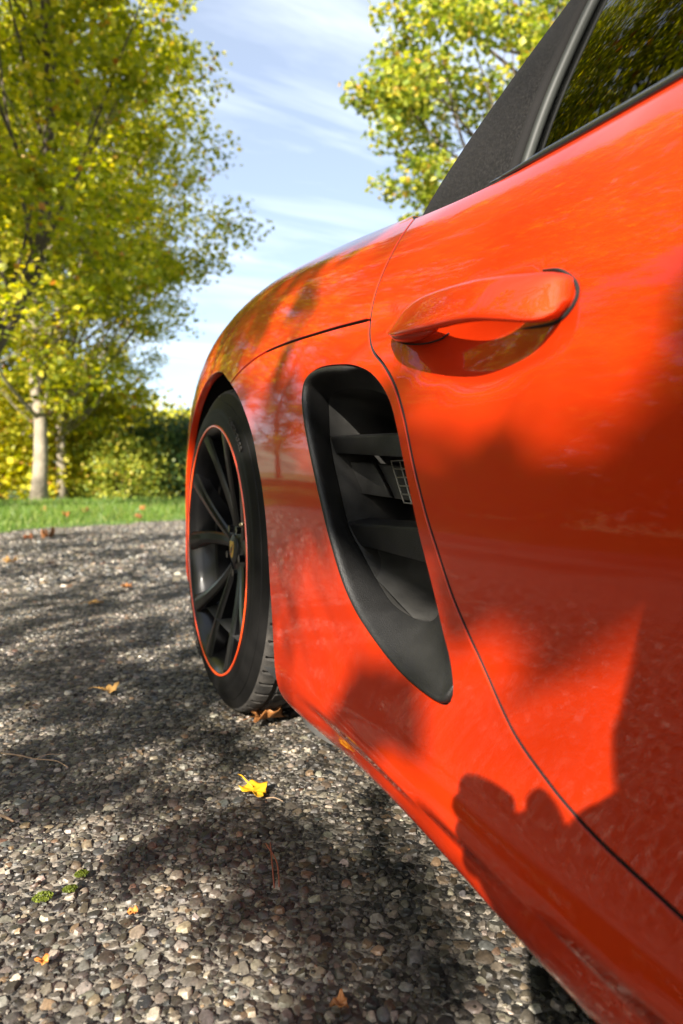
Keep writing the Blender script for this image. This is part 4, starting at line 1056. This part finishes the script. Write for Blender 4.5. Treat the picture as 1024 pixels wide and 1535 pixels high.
# cabin inside: dark tub with seats
mb = MB(); mb.box((XC, -.05, .45), (1.36, 1.5, .5)); on_car(mb.build('cabin_tub', M_BLACK))
M_SEAT = mat('black_leather', (.02, .02, .021), .5)
for sx in (-.37, .37):
    mb = MB(); rings = []
    for t, w, d in ((0, .24, .10), (.3, .25, .11), (.6, .23, .09), (.78, .15, .07), (.95, .13, .06), (1, .09, .03)):
        c = np.array((XC + sx, .28 + .22 * t, .50 + .56 * t))
        rings.append([tuple(c + (w * math.copysign(abs(math.cos(a)) ** .6, math.cos(a)), d * math.copysign(abs(math.sin(a)) ** .6, math.sin(a)), 0)) for a in np.linspace(0, 6.283, 16, endpoint=False)])
    mb.loft(rings); on_car(mb.build('seat', M_SEAT))

# ================================================================ car: wheels
def lathe(prof, n, fn=None):
    """prof: (x outwards, radius); axis along x"""
    V = []; m = len(prof)
    for i in range(n):
        a = 2 * math.pi * i / n
        for k, (x, r) in enumerate(prof):
            if fn: x, r = fn(k, x, r, a, i)
            V.append((x, r * math.sin(a), r * math.cos(a)))
    F = [(i * m + k, i * m + k + 1, ((i + 1) % n) * m + k + 1, ((i + 1) % n) * m + k) for i in range(n) for k in range(m - 1)]
    return V, F
def lmesh(name, prof, n, fn=None, angle=35):
    V, F = lathe(prof, n, fn); me = mesh_np(name, V, F)
    bm = bmesh.new(); bm.from_mesh(me); bmesh.ops.recalc_face_normals(bm, faces=bm.faces); bm.to_mesh(me); bm.free()
    me.set_sharp_from_angle(angle=math.radians(angle)); return me
def text_mesh(body, size, r, a0, xoff, depth=.0012):
    """raised lettering bent round the sidewall"""
    cu = bpy.data.curves.new('lettering', 'FONT'); cu.body = body; cu.size = size; cu.extrude = depth; cu.align_x = 'CENTER'; cu.space_character = 1.15
    o = bpy.data.objects.new('tmp', cu); COL.objects.link(o)
    me = bpy.data.meshes.new_from_object(o.evaluated_get(bpy.context.evaluated_depsgraph_get())); bpy.data.objects.remove(o)
    for v in me.vertices:
        a = a0 - v.co.x / r; rr = r + v.co.y
        v.co = Vector((xoff - v.co.z, -rr * math.sin(a) if False else rr * math.sin(a), rr * math.cos(a)))
    return me
# everything is built round x = 0 at the stripe's plane, +x into the car
def make_wheel(name, cy, width=.262, R=.343):
    w = empty(name); on_car(w); w.location = (WX - CO[0], cy - CO[1], WZ)
    # tyre: side walls, shoulder and tread with sipes
    sw = [(.010, .2575), (.0015, .262), (-.0005, .270), (.0005, .284), (.002, .290), (.0015, .2925), (.0035, .300), (.010, .312), (.0115, .3128), (.013, .316), (.0165, .3235), (.0205, .3300)]
    tr = [(.0235, .3335), (.029, .3372), (.038, .3398), (.050, .3412), (.052, .3360), (.060, .3360), (.062, .3418), (.096, .3426), (.098, .336), (.108, .336), (.110, .3430)]
    prof = sw + tr; mid = .131
    prof = prof + [(2 * mid - x, r) for x, r in prof[::-1]]
    k0 = len(sw); k1 = len(prof) - len(sw)
    def groove(k, x, r, a, i):
        if k0 <= k < k1 and r > .3365:
            if i % 7 == 0: r -= .0052 if abs(x - mid) > .045 else .002
            if k in (k0, k1 - 1) and i % 7 == 0: r -= 0.001
        return x, r
    V, F = lathe(prof, 420, groove); m = len(prof)
    Fs = [f for f in F if (f[0] % m) < k0 - 1 or (f[0] % m) >= k1]; Ft = [f for f in F if k0 - 1 <= (f[0] % m) < k1]
    for nm, ff, mt in (('tyre', Fs, M_RUBBER), ('tread', Ft, M_TREAD)):
        me = mesh_np(nm, V, ff); bm = bmesh.new(); bm.from_mesh(me)
        bmesh.ops.delete(bm, geom=[v for v in bm.verts if not v.link_faces], context='VERTS'); bmesh.ops.recalc_face_normals(bm, faces=bm.faces); bm.to_mesh(me); bm.free()
        me.set_sharp_from_angle(angle=math.radians(28))
        if nm == 'tyre': ty = link(nm, me, mt, w)
        else: link(nm, me, mt, ty)
    for a0 in (math.radians(-38), math.radians(142)):
        link('lettering', text_mesh('265/35 ZR20', .017, .293, a0, .0004), M_TREAD, ty)
    # rim: lip, painted stripe, barrel
    rim = link('rim', lmesh('rim', [(.014, .2560), (.004, .2585), (.000, .2605), (-.0012, .2632), (.001, .2655), (.006, .266)], 160), M_RIM, w)
    link('rim_stripe', lmesh('rim_stripe', [(-.0004, .2590), (-.0022, .2600), (-.0027, .2616), (-.0022, .2632), (-.0004, .2642)], 160), M_STRIPE, rim)
    link('barrel', lmesh('barrel', [(.002, .2588), (.010, .2500), (.022, .2440), (.030, .2400), (.060, .2350), (.064, .2300), (.120, .2260), (.124, .2300), (.220, .2440), (.245, .2580)], 128), M_RIM, rim)
    # five V spokes
    hubx = .050
    def spoke(ac, s):
        mb = MB(); rings = []
        for t in np.linspace(0, 1, 11):
            r = .050 + (.2535 - .050) * t
            a = ac + s * math.radians(4.5 + 13.5 * t ** .75)
            x = hubx - .0465 * t ** 1.35 - .004 * math.sin(t * math.pi); hw = .0125 + .0070 * t ** 1.3 + .004 * max(0, t - .75) / .25
            dp = .046 - .018 * t
            def pt(w_, dx): return (x + dx, r * math.sin(a) + w_ * math.cos(a), r * math.cos(a) - w_ * math.sin(a))
            rings.append([pt(-hw, .004), pt(-hw * .75, 0), pt(s * hw * .15, -.003), pt(hw * .75, 0), pt(hw, .004), pt(hw * .75, dp), pt(-hw * .75, dp)])
        mb.loft(rings); me = mb.build('spoke', M_RIM, angle=24); me.parent = rim; return me
    for k in range(5):
        ac = math.radians(72 * k)
        for s in (-1, 1): spoke(ac, s)
    link('hub', lmesh('hub', [(hubx - .004, .0), (hubx - .004, .030), (hubx - .001, .034), (hubx, .046), (hubx + .004, .062), (hubx + .030, .072), (hubx + .05, .072)], 48), M_RIM, rim)
    for k in range(5):
        a = math.radians(72 * k + 36); mb = MB(); c = np.array((hubx - .002, .052 * math.sin(a), .052 * math.cos(a)))
        mb.loft([[tuple(c + (dx, .0085 * math.cos(q), .0085 * math.sin(q))) for q in np.linspace(0, 6.283, 6, endpoint=False)] for dx in (.01, -.006)]); bo = mb.build('wheel_bolt', M_RIM, angle=30); bo.parent = rim
    # centre cap with its shield
    cap = link('centre_cap', lmesh('centre_cap', [(hubx - .006, 0), (hubx - .0095, .004), (hubx - .0090, .024), (hubx - .006, .031), (hubx + .002, .0325)], 48), M_CBLK, rim)
    def shield(sc, x, name, m, clip=None):
        pts = [(-.9, 1.0), (-.45, 1.08), (0, 1.0), (.45, 1.08), (.9, 1.0), (.92, .3), (.80, -.35), (.45, -.9), (0, -1.25), (-.45, -.9), (-.80, -.35), (-.92, .3)]
        if clip: pts = clip
        mb = MB(); mb.loft([[(xx, sc * p[0], sc * p[1]) for p in pts] for xx in (x, x - .0008)]); o = mb.build(name, m, smooth=False); o.parent = rim
    shield(.0165, hubx - .0092, 'crest', M_GOLD)
    for cl in ([(-.85, .62), (-.02, .62), (-.02, -.05), (-.88, -.05)], [(.02, -.08), (.84, -.08), (.70, -.45), (.40, -.85), (.02, -1.1)]):
        for q in range(3):
            t0, t1 = q / 3 + .05, q / 3 + .2
            y0 = cl[0][1] + (min(c[1] for c in cl) * .75 - cl[0][1]) * t0; y1 = cl[0][1] + (min(c[1] for c in cl) * .75 - cl[0][1]) * t1
            xs = [c[0] for c in cl]; shield(.0165, hubx - .0101, 'crest_bar', M_RED if q % 2 == 0 else M_CBLK, [(min(xs) * .9, y0), (max(xs) * .9, y0), (max(xs) * .85, y1), (min(xs) * .85, y1)])
    shield(.0165, hubx - .0101, 'crest_bar', M_CBLK, [(-.22, .25), (.22, .25), (.24, -.15), (0, -.42), (-.24, -.15)])
    # valve, brake disc and caliper behind the spokes
    a = math.radians(-72); c = np.array((.020, .236 * math.sin(a), .236 * math.cos(a))); inw = np.array((-.35, -.94 * math.sin(a), -.94 * math.cos(a)))
    mb = MB(); mb.tube([c, c + inw * .028], [.0042, .0036], 10); v_ = mb.build('valve_stem', M_CBLK); v_.parent = rim
    mb = MB(); mb.tube([c + inw * .026, c + inw * .036], .0040, 10); v_ = mb.build('valve_cap', M_BRASS); v_.parent = rim
    link('brake_disc', lmesh('brake_disc', [(.090, .075), (.090, .165), (.112, .165), (.112, .075)], 72), M_STEEL, w)
    mb = MB(); rings = []
    for q in np.radians(np.linspace(-125, -60, 12)):
        rings.append([(x, r * math.sin(q), r * math.cos(q)) for x, r in ((.066, .110), (.060, .150), (.066, .182), (.135, .182), (.135, .110))])
    mb.loft(rings); ca = mb.build('brake_caliper', mat('caliper_black', (.015, .015, .015), .35), bevel=.004, angle=30); ca.parent = w
    return w
rear_w = make_wheel('wheel', WY)
def copy_tree(o, parent, loc=None):
    c = o.copy(); COL.objects.link(c); c.parent = parent
    for ch in o.children: copy_tree(ch, c)
    return c
fw = copy_tree(rear_w, car); fw.location = (WX - CO[0], FY - CO[1], WZ)
for cy in (WY, FY):
    l_ = copy_tree(rear_w, car); l_.location = (2 * XC - WX - CO[0], cy - CO[1], WZ); l_.rotation_euler.z = math.pi
# wheelhouse liners
for cy in (WY, FY):
    for sgn in (0, 1):
        mb = MB(); rings = []
        for a in np.linspace(math.radians(-35), math.radians(215), 36):
            ring = [(x, cy + r * math.cos(a), max(WZ + r * math.sin(a), .15)) for x, r in ((.356, .402), (.45, .412), (.68, .405), (.70, .30), (.70, .05))]
            if sgn: ring = [(2 * XC - x, y, z) for x, y, z in ring]
            rings.append([tuple(q) for q in ring])
        mb.loft(rings, closed=False, cap=False); on_car(mb.build('wheelhouse_liner', M_LINER))
        mb = MB(); mb.tube([(.56 if not sgn else 2 * XC - .56, cy, WZ), (XC, cy, WZ)], .035, 10); on_car(mb.build('half_shaft', M_BLACK))
# air deflector below the sill ahead of the rear wheel
mb = MB(); rows = []
for y, x in ((1.0, .374), (.96, .368), (.92, .368), (.885, .374), (.86, .386)):
    rows.append([(x, y, .150), (x + .002, y, .101), (x + .010, y, .099), (x + .012, y, .150)])
mb.loft(rows); on_car(mb.build('air_deflector', mat('grey_deflector', (.09, .088, .085), .6), bevel=.002))

# ================================================================ fallen leaves and small things on the gravel
def leaf_shape(kind, n=40):
    """outline radius over angle for a dry leaf"""
    a = np.linspace(0, 2 * np.pi, n, endpoint=False)
    if kind == 'maple': r = .55 + .28 * np.abs(np.cos(2.5 * (a - math.pi / 2))) ** 1.5 + .06 * np.sin(11 * a)
    else: r = .70 + .08 * np.sin(3 * a + 1) + .05 * np.sin(7 * a) + .12 * np.cos(a - math.pi / 2)
    return a, r
def fallen_leaf(label, loc, size, rot, kind, m, curl=.25, stem=True, seed=0, tilt=(0, 0), group='fallen leaves on the gravel'):
    R = np.random.default_rng(seed); a, r = leaf_shape(kind); r = r * (1 + R.normal(scale=.05, size=len(a)))
    rings = 5; V = [(0, 0, 0)]; F = []
    for k in range(1, rings + 1):
        q = k / rings
        for i in range(len(a)):
            x, y = r[i] * q * math.cos(a[i]) * .5, r[i] * q * math.sin(a[i]) * .5
            z = curl * (q ** 2) * (.30 + .25 * math.sin(2 * a[i] + seed) + .20 * math.sin(5 * a[i] + 2 * seed)) + .015 * math.cos(a[i] * 5) * q
            V.append((x, y, z))
    n = len(a)
    for i in range(n): F.append((0, 1 + i, 1 + (i + 1) % n))
    for k in range(rings - 1):
        for i in range(n): F.append((1 + k * n + i, 1 + (k + 1) * n + i, 1 + (k + 1) * n + (i + 1) % n, 1 + k * n + (i + 1) % n))
    V = np.array(V) * size
    e = empty('fallen_leaf', loc); e.rotation_euler = (tilt[0], tilt[1], rot); tag(e, label, 'leaf', group)
    o = link('blade', mesh_np('blade', V, F), m, e)
    so = o.modifiers.new('thickness', 'SOLIDIFY'); so.thickness = .0005
    if stem:
        mb = MB(); mb.tube([(0, .1 * size, .004), (0, .38 * size, .006), (.02 * size, .62 * size, .008), (.07 * size, .85 * size, .004)], [.0012, .0011, .0009, .0007], 6); mb.build('stalk', m, e)
    return e
def lm(name, c, t=.25):
    m = mat(name, c, .6, noise=(60, .35)); N = m.node_tree.nodes; L = m.node_tree.links
    b = N['Principled BSDF']; tr = N.new('ShaderNodeBsdfTranslucent'); tr.inputs['Color'].default_value = (*[min(1, x * 1.3) for x in c], 1); mx = N.new('ShaderNodeMixShader'); mx.inputs[0].default_value = t
    L.new(b.outputs[0], mx.inputs[1]); L.new(tr.outputs[0], mx.inputs[2]); L.new(mx.outputs[0], N['Material Output'].inputs['Surface']); return m
LY = lm('leaf_yellow', (.72, .40, .012)); LB = lm('leaf_brown', (.24, .095, .025)); LT = lm('leaf_tan', (.42, .24, .07)); LR = lm('leaf_rust', (.38, .12, .03)); LO = lm('leaf_orange', (.55, .20, .04))
fallen_leaf('bright yellow curled leaf on the gravel in front of the sill', (.288, .972, .012), .060, .35, 'oval', LY, .20, True, 1, (.1, .1))
fallen_leaf('brown lobed leaf lying in the shade under the rear tyre', (.400, 1.262, .016), .090, 2.3, 'maple', LB, .5, True, 2, (.2, .1))
fallen_leaf('small tan leaf on the gravel left of the rear wheel', (.129, 1.594, .012), .055, 1.2, 'maple', LT, .4, True, 3)
fallen_leaf('larger of two dry brown leaves lying on the far gravel', (.03, 6.70, .02), .15, .6, 'maple', LB, .8, True, 4)
fallen_leaf('smaller rust leaf beside a dry brown leaf on the far gravel', (-.13, 6.62, .015), .10, 2.6, 'maple', LR, .6, True, 5)
fallen_leaf('tan leaf on the gravel at the left edge', (-.19, 4.53, .02), .11, 1.6, 'maple', LT, .5, True, 6)
fallen_leaf('brown leaf on shaded gravel midway to the verge', (.343, 3.20, .015), .07, .2, 'maple', LB, .5, True, 7)
fallen_leaf('pale leaf lying flat on gravel left of the wheel', (.188, 2.83, .012), .08, 1.9, 'oval', LT, .2, True, 8)
fallen_leaf('orange leaf scrap on sunlit gravel nearest the camera', (-.007, .705, .010), .017, .8, 'oval', LO, .4, False, 9)
fallen_leaf('small orange leaf scrap among pale stones', (.083, .748, .010), .016, 2.0, 'oval', LO, .4, False, 10)
fallen_leaf('dark red leaf scrap on gravel beside the shadow', (.238, .536, .010), .022, 2.6, 'oval', LB, .5, False, 11)
for q, (x, y, s, lab) in enumerate(((.25, 9.2, .11, 'brown leaf on the grass edge near the tree trunks'), (1.15, 9.3, .11, 'pinkish dry leaf where gravel meets grass'), (1.35, 10.4, .13, 'rust leaf standing in the grass near the wheel'), (.55, 10.0, .11, 'rust leaf in the grass below the thin trunk'), (.0, 10.3, .10, 'small rust leaf in the grass under the first trunk'))):
    z = float(bank(np.array([x]), np.array([y - edge_y(x)]))[0, 2]) + .06
    fallen_leaf(lab, (x, y, z), s, q * 1.3, 'maple', (LR, LB)[q % 2], .8, True, 20 + q, (.5, .2), 'dry leaves in the grass')
# twigs and needles
def twig(name, label, pts, r, m, cat='twig', side=None):
    mb = MB(); mb.tube(cr(pts, 14), np.linspace(r, r * .5, 14), 6)
    if side: mb.tube(cr(side, 6), np.linspace(r * .6, r * .3, 6), 5)
    tag(mb.build(name, m), label, cat)
M_TWIG = mat('dry_twig', (.30, .20, .12), .8, noise=(80, .3)); M_NEED = mat('red_needle', (.22, .06, .03), .7)
twig('twig', 'thin pale twig lying on shaded gravel at the left', [(-.075, 1.29, .013), (-.045, 1.262, .014), (-.02, 1.24, .012), (.012, 1.215, .013), (.03, 1.18, .012)], .0013, M_TWIG, side=[(-.02, 1.24, .012), (.0, 1.245, .015), (.02, 1.24, .013)])
twig('twig', 'short brown twig at the left edge of the gravel', [(-.075, 1.045, .012), (-.062, 1.035, .016), (-.045, 1.018, .012)], .0028, M_TWIG)
twig('twig', 'tiny brown twig below the yellow leaf', [(.298, .945, .010), (.308, .936, .013), (.318, .925, .010)], .0013, M_TWIG)
e = empty('pine_needle', (.25, .77, .0)); tag(e, 'pair of reddish pine needles on dark gravel', 'needle')
for q, dx in enumerate((0, .006)):
    mb = MB(); mb.tube(cr([(dx - .012, -.045, .011), (dx, 0, .014), (dx * -1 + .014, .05, .012)], 10), .0010, 5); mb.build('needle', M_NEED, e)
# moss cushions
M_MOSS = leaf_mat('moss', [(0, (.06, .085, .012)), (1, (.15, .18, .02))], .2)
for (x, y, r, lab) in ((-.008, .821, .011, 'larger bright green moss tuft between pale stones'), (.035, .853, .008, 'smaller green moss tuft farthest from the camera'), (.021, .826, .008, 'faint moss tuft between the two brighter ones')):
    R = np.random.default_rng(int(x * 1e4) % 97 + 3); n = 520; a = R.uniform(0, 6.28, n); q = np.sqrt(R.random(n)) * r
    C = np.stack([np.cos(a) * q, np.sin(a) * q * .8, .002 + (r * .9 - q * .6) * R.uniform(.5, 1, n) * .9], -1)
    o = link('moss_tuft', leaves_mesh('moss_tuft', C, .0026, R, .2), M_MOSS, None, (x, y, .004)); tag(o, lab, 'moss', 'moss tufts in the gravel')

# ================================================================ photographer behind the lens: only the shadow shows in the picture
def skin_body(name, joints, bones, m, parent, sub=2, root=0):
    me = bpy.data.meshes.new(name); keys = list(joints)
    me.from_pydata([joints[k][0] for k in keys], [(keys.index(a), keys.index(b)) for a, b in bones], [])
    o = link(name, me, m, parent)
    s = o.modifiers.new('skin', 'SKIN'); s.use_smooth_shade = True
    for i, k in enumerate(keys):
        r = joints[k][1]; me.skin_vertices[0].data[i].radius = r if isinstance(r, tuple) else (r, r); me.skin_vertices[0].data[i].use_root = (i == root)
    sb = o.modifiers.new('sub', 'SUBSURF'); sb.levels = sub; sb.render_levels = sub
    return o
def photographer():
    p = empty('person', (-.25, -.6, 0)); off = Vector((.25, .6, 0))
    tag(p, 'kneeling person in dark jacket and jeans holding a camera beside the car', 'person')
    MJ = mat('dark_jacket', (.03, .033, .045), .9, noise=(12, .3)); MJE = mat('jeans', (.04, .06, .11), .9, noise=(30, .3)); MSK = mat('skin', (.55, .32, .22), .5); MH = mat('brown_hair', (.05, .03, .018), .6, bump=(90, .6, .01)); MSH = mat('shoe', (.02, .02, .02), .6)
    J = {'pelvis': ((-.34, -.66, .30), .155), 'waist': ((-.31, -.55, .42), .145), 'chest': ((-.25, -.40, .54), (.165, .135)), 'upper': ((-.21, -.33, .60), (.13, .11)), 'neck': ((-.17, -.32, .64), .058), 'head0': ((-.13, -.275, .685), .062),
         'lsh': ((-.36, -.36, .57), .075), 'lel': ((-.14, -.25, .325), .068), 'lwr': ((-.120, -.085, .450), .050),
         'rsh': ((-.06, -.43, .58), .070), 'rel': ((.06, -.42, .46), .058), 'rwr': ((-.010, -.215, .600), .042)}
    B = [('pelvis', 'waist'), ('waist', 'chest'), ('chest', 'upper'), ('upper', 'neck'), ('neck', 'head0'), ('upper', 'lsh'), ('lsh', 'lel'), ('lel', 'lwr'), ('upper', 'rsh'), ('rsh', 'rel'), ('rel', 'rwr')]
    b = skin_body('body', J, B, MJ, p); b.location = off
    L = {'pelvis': ((-.34, -.66, .28), .160), 'lk': ((-.42, -.30, .42), .085), 'la': ((-.44, -.42, .08), .055), 'lt': ((-.44, -.26, .045), .045), 'rh': ((-.24, -.68, .24), .12), 'rk': ((-.12, -.42, .075), .080), 'ra': ((-.22, -.80, .07), .055), 'rt': ((-.22, -.92, .05), .045)}
    l = skin_body('trousers', L, [('pelvis', 'lk'), ('lk', 'la'), ('la', 'lt'), ('pelvis', 'rh'), ('rh', 'rk'), ('rk', 'ra'), ('ra', 'rt')], MJE, p); l.location = off
    # head with face, set behind the camera
    hc = np.array((-.100, -.235, .735)); mb = MB(); fw_ = np.array((.62, .78, -.05)); fw_ /= np.linalg.norm(fw_); rt = np.cross(fw_, (0, 0, 1)); rt /= np.linalg.norm(rt); up = np.cross(rt, fw_)
    rings = []
    for t in np.linspace(-1, 1, 17):
        q = math.sqrt(max(1e-4, 1 - abs(t) ** 2.4)); ring = []
        for a in np.linspace(0, 6.283, 24, endpoint=False):
            w = .073 * q * (1 - .22 * max(0, -t)); d = .092 * q * (1 - .10 * max(0, -t)); f = math.cos(a)
            nose = .022 * math.exp(-((t + .12) / .16) ** 2) * math.exp(-(math.sin(a) / .16) ** 2) if f > 0 else 0
            brow = -.008 * math.exp(-((t - .12) / .10) ** 2) * math.exp(-((abs(math.sin(a)) - .4) / .2) ** 2) if f > 0 else 0
            ring.append(tuple(hc + up * .112 * t + rt * w * math.sin(a) + fw_ * (d * f + nose + brow)))
        rings.append(ring)
    mb.loft(rings); h = mb.build('head', MSK, p); h.location = off
    for s in (-1, 1):
        mb = MB(); c = hc + rt * .073 * s - fw_ * .005
        mb.loft([[tuple(c + rt * s * k + up * .030 * q * math.sin(a) + fw_ * .016 * q * math.cos(a)) for a in np.linspace(0, 6.283, 10, endpoint=False)] for k, q in ((-.004, .8), (.006, 1), (.010, .7))]); o = mb.build('ear', MSK, p); o.location = off
        mb = MB(); c = hc + rt * .030 * s + up * .012 + fw_ * .078
        mb.loft([[tuple(c + fw_ * k + up * .008 * q * math.sin(a) + rt * .013 * q * math.cos(a)) for a in np.linspace(0, 6.283, 10, endpoint=False)] for k, q in ((0, 1), (.006, .8), (.009, .3))]); o = mb.build('eye', mat('eye_white', (.7, .7, .68), .2), p); o.location = off
    mb = MB(); c = hc - up * .062 + fw_ * .070
    mb.loft([[tuple(c + fw_ * (k - .02 * (math.cos(a) ** 2)) + up * .007 * q * math.sin(a) + rt * .024 * q * math.cos(a)) for a in np.linspace(0, 6.283, 12, endpoint=False)] for k, q in ((0, 1), (.010, .8), (.012, .3))]); o = mb.build('mouth', mat('lips', (.42, .15, .12), .5), p); o.location = off
    rings = []
    for t in np.linspace(-.35, 1.02, 12):
        q = math.sqrt(max(1e-4, 1 - min(1, abs(t) / 1.03) ** 2.4)); ring = []
        for a in np.linspace(0, 6.283, 24, endpoint=False):
            f = math.cos(a); front = max(0, f) ** .5; lim = .62
            g = 1.10 if not (f > .25 and t < lim) else .90
            ring.append(tuple(hc + up * .117 * t + rt * .073 * q * g * math.sin(a) + fw_ * .092 * q * g * f))
        rings.append(ring)
    mb = MB(); mb.loft(rings); o = mb.build('hair', MH, p); o.location = off
    # hands: palm and five fingers closed round the camera
    def hand(wr, palm, fingers, thumb):
        mb_j = {'w': (wr, .026), 'p1': (tuple((np.array(wr) * .5 + np.array(palm) * .5)), (.034, .020)), 'p2': (palm, (.050, .036))}; bones = [('w', 'p1'), ('p1', 'p2')]
        fb = np.mean([f[0] for f in fingers], 0); ft = np.mean([f[1] for f in fingers], 0)
        mb_j['p3'] = (tuple(fb), (.046, .030)); mb_j['p4'] = (tuple(fb * .4 + ft * .6), (.038, .020)); bones += [('p2', 'p3'), ('p3', 'p4')]
        o = skin_body('hand', mb_j, bones, MSK, p, 2); o.location = off
        for k, f in enumerate(fingers + [thumb]):
            jj = {str(i): (q, .0145 - .0010 * i) for i, q in enumerate(f)}
            fo = skin_body('finger' if k < 4 else 'thumb', jj, [(str(i), str(i + 1)) for i in range(len(f) - 1)], MSK, o, 1)
    # left hand under and beside the lens
    hand((-.120, -.085, .450), (-.062, -.004, .525), [[(-.066, .018, .560 - .020 * i), (-.068, .050 + .006 * (1 - abs(i - 1)), .564 - .020 * i), (-.064, .078 + .008 * (1 - abs(i - 1)), .558 - .020 * i), (-.052, .094 + .008 * (1 - abs(i - 1)), .548 - .020 * i)] for i in range(4)], [(-.080, -.045, .53), (-.066, -.035, .555), (-.056, -.012, .570), (-.050, .012, .574)])
    # right hand over the grip on top
    hand((-.010, -.215, .600), (-.030, -.125, .585), [[(-.050 + .020 * i, -.100, .590), (-.048 + .020 * i, -.062, .590), (-.046 + .020 * i, -.034, .566), (-.044 + .020 * i, -.028, .532)] for i in range(4)], [(-.060, -.150, .575), (-.078, -.130, .560), (-.082, -.112, .545), (-.078, -.100, .532)])
    # shoes
    for c, ry in (((-.44, -.30, .045), 0), ((-.22, -.88, .05), .6)):
        mb = MB(); rings = []
        for t in np.linspace(0, 1, 8):
            w = .045 * (.6 + .4 * math.sin(math.pi * (.15 + .8 * t))); hgt = .045 + .03 * (1 - t)
            rings.append([(c[0] + w * math.cos(a), c[1] - .12 + .26 * t, max(0.004, c[2] + hgt * math.sin(a) * .9)) for a in np.linspace(0, 6.283, 14, endpoint=False)])
        mb.loft(rings); o = mb.build('shoe', MSH, p); o.location = off
    # the camera itself, upright format
    ax = np.array((math.sin(YAW), math.cos(YAW), 0)); rx = np.array((math.cos(YAW), -math.sin(YAW), 0)); uz = np.array((0, 0, 1.0)); M = np.stack([rx, ax, uz], 1)
    c = empty('handheld_camera', (0, -.08, .4773)); tag(c, 'black camera held upright by the kneeling person', 'camera')
    MC = mat('camera_black', (.015, .015, .015), .5, bump=(600, .3, .001)); O = np.array((0, -.08, .4773))
    def q(mb, name, **k):
        o = mb.build(name, MC, c, **k); o.location = tuple(-O); return o
    base = np.array((0, 0, .4773)) - ax * .125
    mb = MB(); mb.box(base, (.110, .056, .156), M); q(mb, 'camera_body', bevel=.008)
    mb = MB(); mb.box(base - rx * .058 + uz * .004, (.030, .048, .052), M); q(mb, 'viewfinder_hump', bevel=.008)
    mb = MB(); mb.tube([base + ax * t for t in (.02, .045, .046, .085, .086, .108)], [.040, .040, .047, .047, .049, .050], 28); q(mb, 'lens')
photographer()
